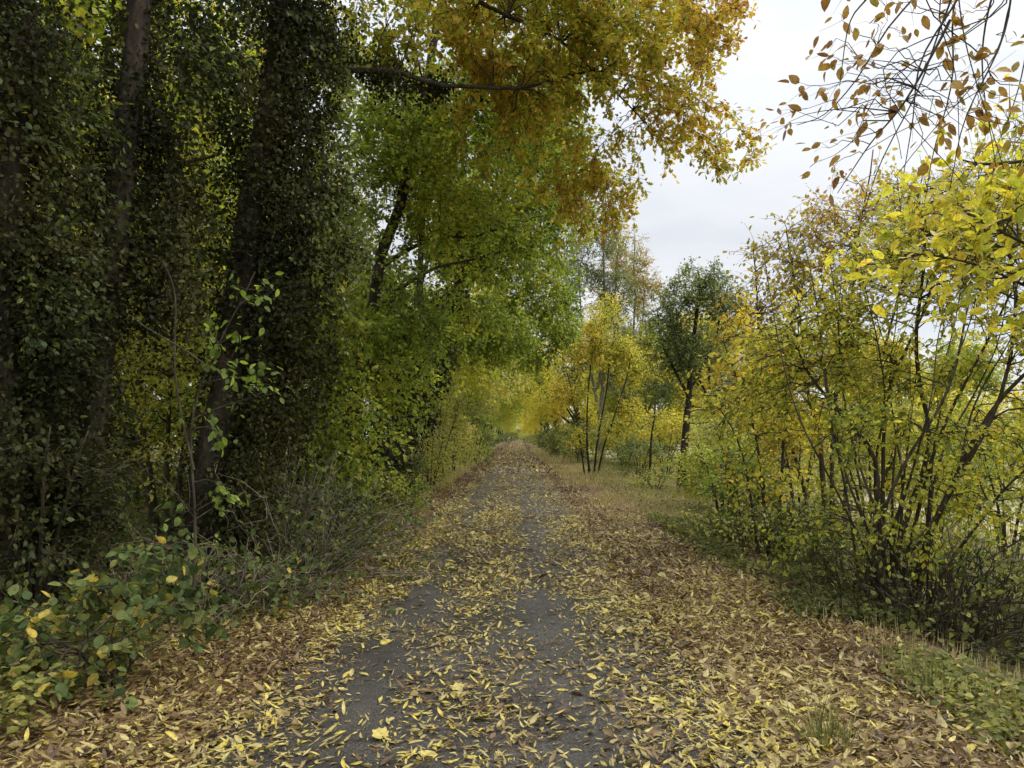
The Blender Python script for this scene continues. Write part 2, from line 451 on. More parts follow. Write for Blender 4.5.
# asphalt path with slightly ragged edges
yy = np.unique(np.concatenate([np.arange(-5, 40, .25), np.arange(40, 330, 2.0)]))
ex = .06 * noise(np.stack([0 * yy, yy, 0 * yy], -1), .9)
cols_x = [-1.62, -.9, -.2, .5, 1.2]
V = []
for jx, cx in enumerate(cols_x):
    e = ex if jx in (0, 4) else 0
    V.append(np.stack([cx + e * (1 if jx == 0 else -1) + 0 * yy, yy, 0 * yy + (0 if jx in (0, 4) else .012 if jx != 2 else .02)], -1))
V = np.stack(V, 1).reshape(-1, 3)
i = (np.arange(len(yy) - 1)[:, None] * 5 + np.arange(4)[None]).ravel()
g = Geo(); g.add(V, np.stack([i, i + 1, i + 6, i + 5], -1))
tag(g.obj('path', asphalt_mat(), smooth=True), 'straight dark asphalt path strewn with leaves', 'path', kind='structure')


def path_z(x, y):
    return np.where((x > -1.6) & (x < 1.2), np.interp(x, cols_x, [0, .012, .02, .012, 0]), ground_z(x, y))


# ------------------------------------------------------------------ fallen leaves
def cover(x, y):
    p = np.stack([x, y, 0 * x], -1)
    n = noise(p, .55) * .5 + noise(p + 30, 1.6) * .5
    on = .43 + .28 * n
    far = np.clip((y - 12) / 26, 0, 1)
    tr = np.exp(-((x + .92) / .26) ** 2) + np.exp(-((x - .28) / .27) ** 2)
    on = on - .3 * tr * (1 - .35 * far) + .3 * np.exp(-((x - 1.2) / .22) ** 2) + .6 * np.exp(-((x + 1.7) / .26) ** 2) + .4 * np.clip((y - 36) / 12, 0, 1)
    on = np.maximum(on, .035)
    vl = np.clip((x + 3.2) / .8, 0, 1); vr = np.clip((3.4 - x) / .9, 0, 1)
    grassy = 1 - .75 * np.clip((y - 13) / 8, 0, 1) * np.clip((x - 1.7) / .5, 0, 1) - .6 * np.clip((y - 17) / 8, 0, 1) * np.clip((-2.2 - x) / .4, 0, 1)
    verge = np.clip(.85 + .25 * n, .3, 1) * np.minimum(vl, vr) * grassy
    return np.where((x > -1.62) & (x < 1.2), on, verge)


def scatter(y0, y1, x0, x1, per_m2):
    n = int((y1 - y0) * (x1 - x0) * per_m2)
    x = rng.uniform(x0, x1, n); y = rng.uniform(y0, y1, n)
    k = rng.uniform(0, 1, n) < cover(x, y)
    return x[k], y[k]


def litter(g, x, y, ln, tm, lift):
    n = len(x)
    verge = ((x < -1.6) | (x > 1.2))
    z = path_z(x, y) + .004 + rng.uniform(0, 1, n) ** 2 * lift * (1 + 1.5 * verge)
    pos = np.stack([x, y, z], -1)
    a = rng.uniform(0, 6.283, n)
    yd = np.stack([np.cos(a), np.sin(a), rng.normal(0, .2, n) + .2 * verge * rng.normal(0, 1, n)], -1)
    nr = np.stack([rng.normal(0, .32, n), rng.normal(0, .32, n), np.where(rng.uniform(0, 1, n) < .9, 1.0, -1.0)], -1)
    p = np.stack([x, y, 0 * x], -1)
    brown = np.where(verge, .42, .64) - .2 * np.clip((y - 14) / 16, 0, 1)
    brown = brown + np.where((x > 1.2) & (y < 8), .06, 0) + .16 * noise(p + 5, .8)
    tn = brown + rng.normal(0, .28, n)
    leaves(g, pos, yd, nr, ln * np.clip(np.exp(rng.normal(-.05, .33, n)), .35, 1.9), np.where(rng.uniform(0, 1, n) < .86, rng.uniform(.08, .17, n), rng.uniform(.2, .34, n)), rng.uniform(-.3, .9, n), rng.uniform(-.2, .5, n), np.clip(tn, 0, 1), tm)


gl = Geo()
x, y = scatter(1.5, 8, -3.6, 3.8, 2300); litter(gl, x, y, .053, LEAF11, .028)
x, y = scatter(1.5, 9, -3.6, 3.8, 1500); litter(gl, x, y, .02, LEAF4, .012)
x, y = scatter(8, 15, -4, 4, 1500); litter(gl, x, y, .065, LEAF7, .025)
x, y = scatter(15, 32, -4, 4, 650); litter(gl, x, y, .075, LEAF4, .02)
x, y = scatter(32, 110, -4, 4, 170); litter(gl, x, y, .15, LEAF4, .02)
x, y = scatter(110, 240, -4, 4, 50); litter(gl, x, y, .25, LEAF4, .02)
tag(gl.obj('leaf_litter', M['litter']), 'carpet of fallen yellow and brown leaves over path and verges', 'fallen leaves', kind='stuff')

# the nearest leaves, one object each
protos = []
names = [('pale_yellow', .82, 'pale yellow fallen leaf lying loose on the near foreground asphalt', LEAF11, .07),
         ('tan', .6, 'tan fallen leaf lying loose on the near foreground asphalt', LEAF11, .07),
         ('brown', .22, 'dark brown curled fallen leaf lying loose in the near foreground', LEAF11, .07),
         ('yellow', 1.0, 'bright saturated yellow fallen leaf lying loose in the near foreground', LEAF11, .07)]
for nm, tv, lab, tm, ln in names:
    ms = []
    for v in range(5):
        g = Geo()
        leaves(g, np.zeros((1, 3)), np.array([[0, 1, .05 * v]]), np.array([[.1 * v - .2, 0, 1]]), np.array([ln]), np.array([.10 + .022 * v]),
               np.array([-.2 + .25 * v]), np.array([-.1 + .12 * v if nm != 'brown' else .35]), np.array([np.clip(tv + .06 * (v - 2), 0, 1)]), tm)
        tubes(g, np.array([[[0, -.03, .004], [0, -.012, .003], [0, .004, .001]]]), np.full((1, 3), .0009), 3)
        ms.append(g.mesh('fallen_leaf', M['litter']))
    protos.append((ms, lab))
cnt = 0
while cnt < 300:
    y = rng.uniform(3.45, 4.75); x = rng.uniform(-.62, .66) * y
    if rng.uniform() > max(.1, float(cover(np.array([x]), np.array([y]))[0])) or not (-1.9 < x < 1.9):
        continue
    j = rng.choice(4, p=[.42, .28, .17, .13])
    ms, lab = protos[j]
    o = bpy.data.objects.new('fallen_leaf', ms[rng.integers(5)]); COL.objects.link(o)
    o.location = (x, y, float(path_z(np.array([x]), np.array([y]))[0]) + .006 + .022 * rng.uniform() ** 2)
    o.rotation_euler = (rng.normal(0, .16), rng.normal(0, .16), rng.uniform(0, 6.28)); s = rng.uniform(.7, 1.15); o.scale = (s, s, s)
    tag(o, lab, 'fallen leaf', 'loose fallen leaves in the foreground')
    cnt += 1

# a few singular large leaves and sticks
def big_leaf(px, d, rz, ln, tv, label):
    g = Geo(); c = G(px, d); c[2] = float(path_z(c[0:1], c[1:2])[0]) + .02
    leaves(g, c[None], np.array([[math.cos(rz), math.sin(rz), .1]]), np.array([[.1, -.25, 1.]]), np.array([ln]), np.array([.52]), np.array([.12]), np.array([.1]), np.array([tv]), MAPLE)
    dirv = np.array([math.cos(rz), math.sin(rz), 0])
    tubes(g, np.array([[c - dirv * .07, c - dirv * .03, c]]), np.array([[.0012, .0012, .0012]]), 3)
    o = g.obj('maple_leaf', M['litter'], base=c); o.location = c
    tag(o, label, 'fallen leaf', 'broad maple leaves on the ground')


big_leaf(376, 3.85, 1.2, .10, .9, 'broad bright yellow maple leaf at the bottom edge left of centre')
big_leaf(452, 4.6, .3, .085, .85, 'broad yellow maple leaf lying near the middle of the dark path')
big_leaf(660, 4.35, 2.1, .1, .9, 'broad yellow maple leaf on the right edge of the asphalt')
big_leaf(700, 5.6, -.6, .1, .85, 'broad yellow maple leaf among brown litter on the right verge')
big_leaf(845, 4.4, .8, .11, .92, 'broad yellow maple leaf in the near right litter beside the grass tuft')
big_leaf(170, 4.3, 2.6, .1, .9, 'broad yellow maple leaf on the left litter below the round leaved bush')


def stick(a, b, r, label):
    g = Geo(); a = np.array(a); b = np.array(b); c = (a + b) / 2
    ln = smooth_line([a, a * .7 + b * .3 + [.01, .015, .008], a * .3 + b * .7 + [-.012, .0, .004], b], 10)
    tubes(g, ln[None], np.linspace(r, r * .45, 10)[None], 6)
    mid = ln[5]; tubes(g, np.array([[mid, mid + [.03, .03, .01], mid + [.05, .075, .012]]]), np.array([[r * .5, r * .4, r * .2]]), 4)
    o = g.obj('twig', M['dry'], base=c, smooth=True); o.location = c
    tag(o, label, 'twig', 'fallen twigs on the path')


p = G(432, 4.95); stick((p[0], p[1], .03), (p[0] + .3, p[1] + .22, .035), .009, 'pale bare twig lying across the path centre, longest of the fallen twigs')
p = G(470, 4.15); stick((p[0], p[1], .03), (p[0] + .2, p[1] - .06, .03), .005, 'thin brown twig on the path near the bottom edge')
p = G(575, 5.2); stick((p[0], p[1], .03), (p[0] + .1, p[1] - .2, .03), .005, 'thin dark twig on the bare wheel track right of the path centre')

# ================================================================== LEFT SIDE
# big ivy-clad oak whose limbs reach over the path
oak_st = [P(203, 600, 7.6), P(207, 520, 7.6), P(220, 410, 7.7), P(242, 270, 7.9), P(268, 130, 8.1), P(285, 0, 8.3), P(298, -150, 8.5), P(320, -330, 8.8)]
oak_st[0][2] = -.05
plant('ivy_clad_oak', 'big dark ivy covered oak left of the path with ochre limbs hanging over it', 'tree',
      [(oak_st, .21, .09),
       ([P(284, 30, 8.3), P(330, 66, 8.5), P(400, 72, 9), P(455, 85, 9.6), P(520, 88, 10.3), P(610, 70, 11), P(690, 95, 11)], .05, .01),
       ([P(292, -60, 8.4), P(390, -60, 9), P(480, 0, 9.8), P(560, 40, 10.5), P(620, 95, 11), P(655, 130, 11.2)], .055, .005),
       ([P(300, -160, 8.5), P(430, -170, 9.5), P(560, -130, 10.5), P(670, -40, 11)], .07, .015),
       ([P(300, -140, 8.5), P(220, -250, 8.6), P(120, -300, 8.8)], .06, .02)],
      [B(600, 40, 11, 1.5, 1.7, 1.15), B(690, 118, 11, .85, 1.1, .55), B(720, 150, 11, .5, .6, .35), B(690, 20, 11, .75, 1.2, .8),
       B(540, 10, 10.5, 1.3, 1.6, 1.1), B(590, 175, 12, .85, 1.2, .75), B(625, 205, 12.3, .4, .7, .35), B(470, 0, 10, 1.0, 1.4, .9, .8), B(510, 110, 11, .9, 1.1, .8, .8),
       B(600, -140, 10.5, 1.6, 1.8, 1.0, .1), B(420, -200, 9.5, 1.6, 1.8, 1.2, .12), B(200, -330, 8.6, 1.8, 2.0, 1.2, .4), B(385, 25, 9, .8, 1.0, .5, .9)],
      M['oak'], dens=19, tgrad=.07, k=5, m=6, L=.25, leaf=.095, wr=.44, tm=OAK, tint=(.33, .2, .24), gap=.55, wood='bark', gs=.4,
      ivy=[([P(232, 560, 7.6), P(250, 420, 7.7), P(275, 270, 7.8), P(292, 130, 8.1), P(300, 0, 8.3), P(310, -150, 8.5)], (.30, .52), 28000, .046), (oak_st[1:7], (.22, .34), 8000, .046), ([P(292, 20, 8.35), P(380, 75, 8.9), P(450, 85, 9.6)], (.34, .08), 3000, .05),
           ([P(270, 120, 8.1), P(300, 220, 8.3), P(300, 330, 8.2), P(285, 440, 8.0)], (.45, .3), 8500, .055)])

# two more ivy-clad trunks at the left
st = [P(60, 640, 6.6), P(78, 520, 6.6), P(100, 360, 6.7), P(122, 160, 6.9), P(138, 0, 7.1), P(150, -180, 7.4), P(150, -350, 7.8)]; st[0][2] = .05
plant('ivy_clad_tree', 'ivy covered trunk with brown upper bark, second from the left edge', 'tree',
      [(st, .17, .08), ([P(138, -20, 7.1), P(220, -120, 7.8), P(330, -180, 8.4)], .05, .02), ([P(140, -60, 7.2), P(40, -160, 7.5), P(-90, -220, 7.6)], .05, .02)],
      [B(100, -200, 7.5, 1.9, 1.8, 1.0, .35), B(300, -190, 8.2, 1.5, 1.5, .9, .35), B(190, 60, 8.2, .6, .8, .7, .9), B(185, 190, 7.8, .4, .5, .6, 1.1), B(85, 40, 7.4, .4, .5, .5, .8), B(80, 270, 7.0, .45, .5, .9, 1.8), B(190, 280, 7.6, .3, .3, .3, 1), B(320, 260, 7.9, .35, .4, .9, 1.4), B(185, 60, 7.4, .4, .4, .5, 1), B(60, 420, 7.0, .5, .5, .7, 1.2), B(195, 100, 7.9, .5, .6, .6, .8), B(200, 225, 7.6, .3, .5, .4, 1), B(70, 140, 7.2, .4, .5, .6, 1.1), B(185, 0, 8, .7, .8, .5, 1), B(330, 180, 8.2, .4, .5, .7, 1), B(310, 60, 8.2, .5, .6, .5, 1)],
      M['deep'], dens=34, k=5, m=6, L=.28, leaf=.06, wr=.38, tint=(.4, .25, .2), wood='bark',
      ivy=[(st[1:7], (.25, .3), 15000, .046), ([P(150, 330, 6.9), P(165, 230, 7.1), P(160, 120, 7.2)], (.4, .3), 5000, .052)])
st = [P(8, 690, 5.9), P(8, 520, 5.9), P(4, 340, 6.0), P(12, 150, 6.1), P(20, 0, 6.2), P(26, -200, 6.5)]; st[0][2] = .08
plant('ivy_clad_tree', 'ivy smothered trunk at the far left edge, nearest of the ivy trees', 'tree',
      [(st, .16, .09), ([P(22, -40, 6.3), P(-120, -180, 6.6)], .06, .02), ([P(24, -80, 6.3), P(110, -190, 6.7)], .05, .02)],
      [B(-80, -200, 6.6, 1.7, 1.7, .9, .35), B(60, -190, 6.6, 1.2, 1.4, .7, .35), B(60, 180, 6.4, .3, .4, .5, 1), B(40, 40, 6.5, .3, .4, .4, .7), B(30, 330, 6.2, .5, .4, .7, 1.8), B(55, 480, 6.2, .5, .4, .6, 1.6), B(10, 120, 6.2, .6, .5, .8, 1.6), B(20, 550, 6.0, .5, .4, .4, 1.5), B(60, 240, 6.3, .4, .4, .5, 1.4)],
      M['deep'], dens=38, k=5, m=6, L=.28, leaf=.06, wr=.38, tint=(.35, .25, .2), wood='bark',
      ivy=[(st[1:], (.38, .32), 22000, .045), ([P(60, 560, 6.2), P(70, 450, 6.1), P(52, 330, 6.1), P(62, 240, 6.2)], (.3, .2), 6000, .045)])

# green field maple behind the oak
st = [P(345, 535, 11.6), P(352, 420, 11.8), P(385, 260, 12.1), P(425, 100, 12.5), P(455, -60, 13), P(470, -220, 13.4)]; st[0][2] = 0
plant('field_maple', 'bright green maple just behind the ivy covered oak, leaning over the path', 'tree',
      [(st, .13, .05), ([P(385, 265, 12), P(430, 240, 12.2), P(475, 236, 12.8), P(520, 225, 13.2)], .04, .012),
       ([P(375, 310, 12), P(420, 275, 12.3), P(460, 262, 12.8), P(500, 255, 13.3)], .04, .012),
       ([P(410, 150, 12.4), P(470, 110, 12.8), P(530, 80, 13.6)], .04, .012)],
      [B(358, 425, 10.4, .55, .7, .75, 1.2), B(335, 480, 10.0, .45, .5, .4), B(345, 330, 10.6, .6, .7, .9), B(405, 310, 11.6, .85, 1.0, .85), B(430, 190, 12, 1.1, 1.3, 1.1),
       B(510, 230, 13.4, 1.1, 1.3, .95, .8), B(490, 110, 13, 1.3, 1.4, 1.1, .9), B(390, 120, 12, 1.0, 1.2, 1.2, .9), B(540, 165, 14.5, 1.1, 1.3, 1.2, .8),
       B(460, -40, 13, 1.6, 1.6, 1.1, .5), B(470, 315, 13, .7, .8, .45), B(385, 400, 11.8, .6, .6, .7), B(410, 365, 13, .7, .7, .5), B(352, 470, 11.2, .5, .5, .45), B(330, 400, 10.6, .4, .5, .7)],
      M['maple'], dens=24, k=5, m=6, L=.3, leaf=.075, wr=.48, tm=LEAF7, tint=(.46, .25, .17), gap=.3, wood='bark', gs=.55)

# leaning ivy-clad tree further along
st = [P(378, 502, 18.2), P(398, 430, 18.4), P(428, 350, 18.8), P(455, 290, 19.5), P(490, 220, 20.5), P(520, 130, 21.5)]; st[0][2] = .1
plant('leaning_tree', 'ivy wrapped tree leaning toward the path behind the bright green maple', 'tree',
      [(st, .2, .07), ([P(428, 350, 18.8), P(420, 260, 19), P(430, 170, 19.5)], .12, .05), ([P(470, 270, 20), P(530, 270, 21), P(560, 290, 21.6)], .06, .02)],
      [B(495, 330, 20, 1.3, 1.4, .8, 1.1), B(540, 290, 21.5, 1.1, 1.4, 1.2), B(450, 340, 19.2, .9, 1.0, .6), B(480, 240, 20, 1.6, 1.7, 1.4), B(550, 210, 22, 1.2, 1.5, 1.5, .8), B(556, 325, 23, .8, 1.2, .8), B(530, 355, 23, .8, 1, .5), B(530, 120, 22, 1.9, 1.9, 1.9, .7), B(430, 150, 19.5, 1.7, 1.7, 1.8, .8),
       B(415, 330, 18.5, .7, .8, .6)],
      M['maple'], dens=20, k=5, m=6, L=.36, leaf=.1, wr=.45, tm=LEAF4, tint=(.36, .22, .16), gap=.3, wood='bark',
      ivy=[(st[:4], (.75, .55), 9000, .085), ([P(400, 420, 18.5), P(385, 370, 18.4), P(395, 330, 18.6)], (.6, .5), 4000, .085), ([P(365, 470, 17.6), P(390, 490, 18)], (.6, .6), 2400, .085)])

# shrubs and small trees seen through the gaps on the left
def shrub(name, label, px, d, h, w, mat, n=5, dens=22, leaf=.075, tint=(.45, .25, .17), tm=LEAF4, group=None, L=.32, wood='stem', k=4, m=5, wr=.4, lean=0., low=.35, gap=.35, cat='shrub'):
    b = G(px, d)
    stems = []; bl = []
    for j in range(n):
        a = j * 6.283 / n + rng.uniform(-.5, .5)
        o = np.array([math.cos(a), math.sin(a), 0])
        stems.append(([b + o * .07 * w, b + o * .22 * w + [lean * .2, 0, h * .35], b + o * .5 * w + [lean * .6, 0, h * .7], b + o * .75 * w + [lean, 0, h * .95]], .012 + .009 * h, .005))
        bl.append((b + o * .55 * w + [lean * .7, 0, h * rng.uniform(.62, .8)], (w * .5, w * .5, h * .24), 1.0))
        bl.append((b + o * .6 * w + [lean * .4, 0, h * low], (w * .4, w * .4, h * .2), .7))
    return plant(name, label, cat, stems, bl, mat, dens=dens, k=k, m=m, L=L, leaf=leaf, wr=wr, tm=tm, tint=tint, wood=wood, group=group, split=True, parts=('twigs', 'foliage'), sides=6, gap=gap)


shrub('hazel_shrub', 'yellow green hazel glowing through the gap left of the ivy covered oak', 165, 9.8, 3.8, 1.4, M['yellow'], tint=(.15, .22, .16), dens=24, leaf=.07)
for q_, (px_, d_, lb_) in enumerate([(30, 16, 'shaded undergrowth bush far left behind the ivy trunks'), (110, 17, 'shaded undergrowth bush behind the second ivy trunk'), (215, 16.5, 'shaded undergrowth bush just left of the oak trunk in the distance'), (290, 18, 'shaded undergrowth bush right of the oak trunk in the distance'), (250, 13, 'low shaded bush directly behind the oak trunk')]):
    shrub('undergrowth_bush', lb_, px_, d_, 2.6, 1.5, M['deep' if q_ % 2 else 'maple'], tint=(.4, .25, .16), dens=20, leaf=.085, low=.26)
shrub('hazel_shrub', 'olive hazel behind the leftmost ivy trunks', 40, 11, 4.4, 1.7, M['pale'], tint=(.35, .25, .16), dens=16)
shrub('hazel_shrub', 'tall green hazel in the shade behind the second ivy trunk', 105, 14, 6.0, 2.2, M['maple'], tint=(.4, .25, .16), dens=12, leaf=.085)
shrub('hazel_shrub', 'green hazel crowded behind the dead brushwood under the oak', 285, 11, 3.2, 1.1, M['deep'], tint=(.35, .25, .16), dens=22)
shrub('holly_shrub', 'dark evergreen holly under the maple beside the leaning ivy tree', 352, 14.5, 2.4, .9, M['ivy'], tint=(.4, .2, .16), dens=34, leaf=.065, low=.3)
shrub('thorn_shrub', 'dark leafy thorn at the foot of the leftmost ivy trunk', 35, 5.9, 1.7, .62, M['ivy'], tint=(.45, .2, .2), dens=60, leaf=.06, L=.22, tm=LEAF7)
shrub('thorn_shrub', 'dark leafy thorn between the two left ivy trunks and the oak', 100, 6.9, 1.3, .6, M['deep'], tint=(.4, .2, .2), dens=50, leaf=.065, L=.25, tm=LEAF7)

# round-leaved bush in the near left corner
b = G(112, 4.75)
bl = [B(115, 610, 4.75, .36, .34, .24), B(60, 650, 4.6, .3, .3, .2), B(190, 600, 5.1, .26, .3, .22, .8), B(150, 560, 5.0, .26, .3, .18, .7), B(90, 670, 4.5, .32, .26, .14, .8), B(15, 600, 4.7, .25, .3, .3, .7), B(35, 690, 4.3, .3, .25, .14, .8)]
plant('dogwood_bush', 'low bush of round green and yellow leaves in the near left corner', 'shrub',
      [([b, b + [rng.normal(0, .1), rng.normal(0, .08), .3], c + rng.normal(0, .05, 3)], .011, .005) for c, r, k in bl],
      bl, M['bush'], dens=140, k=4, m=3, L=.17, leaf=.075, wr=.54, droop=.2, tm=LEAF11, tint=(.42, .14, .3), gap=.15, parts=('twigs', 'foliage'), split=True, sides=6, minr=.002, fold=.12)
# climbing shoot with pale heart-shaped leaves in front of the oak
b = G(190, 5.75)
bl = [B(222, 360, 5.8, .22, .2, .3), B(255, 300, 5.8, .16, .2, .22, .9), B(205, 420, 5.8, .2, .2, .14, .8), B(250, 390, 5.8, .16, .2, .14, .8), B(200, 500, 5.8, .22, .2, .2, .5)]
plant('hazel_sapling', 'slender sapling with pale heart shaped leaves in front of the oak trunk', 'sapling',
      [([b, P(195, 520, 5.8), P(192, 420, 5.85), P(215, 340, 5.8), P(258, 270, 5.8)], .014, .004), ([P(194, 470, 5.8), P(175, 380, 5.9), P(172, 300, 6.0), P(160, 265, 6.0)], .01, .004), ([P(192, 420, 5.85), P(235, 400, 5.8), P(262, 390, 5.75)], .007, .003), ([P(205, 365, 5.8), P(150, 330, 6), P(128, 310, 6.1)], .008, .003)],
      bl, M['maple'], dens=110, k=3, m=3, L=.18, leaf=.068, wr=.42, droop=.6, tm=LEAF11, tint=(.2, .15, .2), gap=.1, parts=('stem', 'foliage'), minr=.002)


# dead brushwood
def brush(name, label, px, d, w, h, n, mat, leafmat=None, nleaf=0, lean=.0):
    b = G(px, d)
    root = empty(name, b, label, 'brushwood')
    a = rng.uniform(0, 6.283, n); r = rng.uniform(.0, .5, n) * w
    s = b + np.stack([np.cos(a) * r, np.sin(a) * r, 0 * r], -1)
    a2 = a + rng.normal(0, 1.0, n); ln = h * rng.uniform(.5, 1.15, n); el = rng.uniform(.15, 1.5, n)
    dr = np.stack([np.cos(a2) * np.cos(el), np.sin(a2) * np.cos(el), np.sin(el)], -1)
    t = np.linspace(0, 1, 8)[None, :, None]
    pts = s[:, None] + dr[:, None] * ln[:, None, None] * t + np.array([0, 0, -.3]) * (ln[:, None, None] * t) ** 2 / h + rng.normal(0, .02, (n, 8, 3)) * t
    pts[..., 2] = np.maximum(pts[..., 2], b[2] + .02)
    g = Geo(); tubes(g, pts, np.broadcast_to(np.linspace(.009, .003, 8), (n, 8)), 4)
    k = rng.integers(0, n, n * 3); f = rng.integers(2, 7, n * 3)
    q = pts[k, f]; e = q + rng.normal(0, .17, (n * 3, 3))
    tubes(g, np.stack([q, (q + e) / 2 + rng.normal(0, .02, q.shape), e], 1), np.broadcast_to(np.array([.0038, .003, .0018]), (n * 3, 3)), 3)
    g.obj('twigs', mat, root, b)
    if nleaf:
        k = rng.integers(0, n, nleaf); f = rng.integers(1, 8, nleaf)
        p = pts[k, f] + rng.normal(0, .05, (nleaf, 3)); gg = Geo()
        leaves(gg, p, rng.normal(0, 1, (nleaf, 3)) + [0, 0, -.3], rng.normal(0, .5, (nleaf, 3)) + [0, 0, 1], .06 * rng.uniform(.6, 1.3, nleaf), .38, .2, -.1, np.clip(rng.normal(.45, .25, nleaf), 0, 1), LEAF7)
        gg.obj('foliage', leafmat, root, b)
    return root


brush('brushwood', 'tangle of dead brown twigs at the right foot of the ivy covered oak', 278, 8.2, 1.3, 2.2, 190, M['dry'], M['deep'], 4200)
brush('brushwood', 'low brown bramble tangle beside the left verge under the bright maple', 338, 11.8, 1.2, 1.4, 80, M['dry'], M['herb'], 6500)
brush('brushwood', 'dark dead twigs between the round leaved bush and the oak foot', 165, 6.6, 1.4, 1.1, 80, M['dry'], M['bush'], 1800)
brush('brushwood', 'leafy bramble arching over the litter right of the oak foot', 262, 7.0, .9, .75, 80, M['dry'], M['bush'], 1000)

brush('brushwood', 'grey green bramble mound on the left verge in front of the leaning ivy trunk', 385, 16.2, 1.2, 1.2, 60, M['dry'], M['herb'], 6000)
shrub('bramble_bush', 'mixed green bramble at the litter edge left of the path, nearest the oak foot', 318, 9.3, 1.0, .6, M['bush'], tint=(.4, .2, .2), dens=95, leaf=.055, low=.3, L=.18, tm=LEAF7)
shrub('hedge_shrub', 'low pale bush at the left verge just before the tunnel hedges', 432, 21.5, 1.7, .75, M['pale'], tint=(.5, .25, .18), dens=50, leaf=.07, low=.3, L=.24)
shrub('hedge_shrub', 'straw coloured bush on the left verge between the olive and the yellow hedge bushes', 452, 31, 2.8, 1.0, M['pale'], tint=(.75, .22, .15), dens=28, leaf=.09, low=.28)
shrub('hedge_shrub', 'fresh green bush of the left hedge farthest toward the tunnel', 474, 41, 3.0, 1.1, M['maple'], tint=(.4, .22, .15), dens=22, leaf=.1, low=.28)
shrub('bramble_bush', 'fresh green low bush where the left verge meets the litter before the hedge bushes', 398, 15.8, .95, .65, M['maple'], tint=(.4, .22, .16), dens=75, leaf=.06, low=.3, L=.2)
shrub('bramble_bush', 'yellow green low bush under the bright maple at the left litter edge', 368, 12.8, 1.0, .6, M['maple'], tint=(.55, .22, .16), dens=85, leaf=.06, low=.3, L=.2)
# pale hedge bushes along the left verge
shrub('hedge_shrub', 'pale yellow green hedge bush right of the leaning ivy tree', 440, 27, 3.3, 1.15, M['pale'], tint=(.55, .25, .15), dens=26, leaf=.085, low=.3)
shrub('hedge_shrub', 'pale olive hedge bush at the bend of the left verge, nearer the camera', 415, 23, 2.4, 1.0, M['pale'], tint=(.4, .25, .15), dens=26, leaf=.085, low=.3)
shrub('hedge_shrub', 'green hedge bush with yellow tips further down the left verge', 462, 36, 3.8, 1.2, M['pale'], tint=(.42, .25, .15), dens=20, leaf=.1, low=.3)
shrub('hedge_shrub', 'low grey green hedge bush below the leaning ivy trunk', 398, 19.5, 1.2, .8, M['grey'], tint=(.45, .25, .15), dens=50, leaf=.07, low=.3, L=.2)

# ================================================================== RIGHT SIDE
# big many-stemmed hazel
b = G(890, 7.3)
sx = lambda dx, dy=0: b + np.array([dx, dy, 0])
plant('hazel', 'big many stemmed yellowing hazel leaning out on the right verge', 'shrub',
      [([sx(-.1), P(874, 540, 7.3), P(876, 460, 7.35), P(845, 415, 7.5), P(808, 368, 7.8), P(790, 320, 8)], 0.0296, .012),
       ([sx(.0, .1), P(905, 520, 7.4), P(932, 442, 7.5), P(921, 376, 7.6), P(917, 329, 7.6), P(925, 250, 7.6), P(915, 190, 7.6)], 0.0333, .012),
       ([sx(.15), P(930, 530, 7.2), P(964, 466, 7.1), P(1007, 387, 7.0), P(1060, 340, 6.9)], 0.0333, .015),
       ([sx(-.05, .15), P(882, 500, 7.5), P(884, 440, 7.6), P(893, 384, 7.7), P(921, 317, 7.8), P(950, 230, 7.9)], 0.0259, .01),
       ([sx(.2, -.05), P(935, 520, 7.1), P(975, 454, 7.0), P(1000, 395, 6.9), P(1010, 300, 6.9), P(1000, 220, 6.9)], 0.0296, .012),
       ([sx(.25, -.1), P(940, 590, 7.0), P(983, 560, 6.9), P(1040, 530, 6.8)], 0.0185, .008),
       ([sx(.1, .1), P(920, 500, 7.5), P(950, 420, 7.6), P(985, 340, 7.7), P(1040, 250, 7.8)], 0.0259, .01),
       ([sx(-.2, .05), P(850, 520, 7.3), P(838, 440, 7.3), P(826, 370, 7.4)], 0.0163, .008),
       ([sx(-.1, -.1), P(880, 530, 7.1), P(905, 460, 7.0), P(950, 380, 6.9), P(970, 300, 6.8)], 0.0222, .009),
       ([sx(.3), P(950, 560, 7.1), P(1000, 500, 7.0), P(1060, 440, 6.9)], 0.0207, .01)] +
      [([sx(rng.uniform(-.35, .4), rng.uniform(-.15, .3)), P(890 + q * .45 + rng.normal(0, 8), 490, 7.3 + rng.normal(0, .2)), P(890 + q * .8 + rng.normal(0, 10), 390, 7.4 + rng.normal(0, .3)), P(890 + q * 1.15, 270 + rng.uniform(-40, 60), 7.5 + rng.normal(0, .4))], rng.uniform(.012, .022), .004) for q in (-110, -80, -55, -30, -12, 8, 25, 45, 62, 80, 100, 125)],
      [B(800, 350, 7.8, .65, .7, .5), B(860, 300, 7.8, .7, .8, .6), B(930, 250, 7.6, .8, .9, .6), B(1000, 220, 7.2, .7, .8, .6), B(1010, 330, 7.0, .6, .7, .55, .8), B(900, 380, 7.5, .8, .8, .5, .6),
       B(830, 430, 7.4, .7, .7, .4, .6), B(960, 430, 7.1, .7, .7, .4, .4), B(1060, 420, 6.9, .6, .7, .8, .6), B(1060, 200, 7.4, .8, .9, .9, .8), B(880, 520, 7.3, .8, .7, .4, .45), B(760, 400, 8.2, .5, .6, .4, .8), B(820, 520, 7.6, .5, .5, .35, .6), B(930, 480, 7.2, .7, .6, .35, .5), B(1000, 500, 7.0, .5, .6, .35, .6)],
      M['hazel'], dens=44, k=5, m=5, L=.34, leaf=.06, wr=.42, droop=.3, tint=(.33, .2, .18), gap=.35, split=True, parts=('twigs', 'foliage'), sides=7, gs=.5)

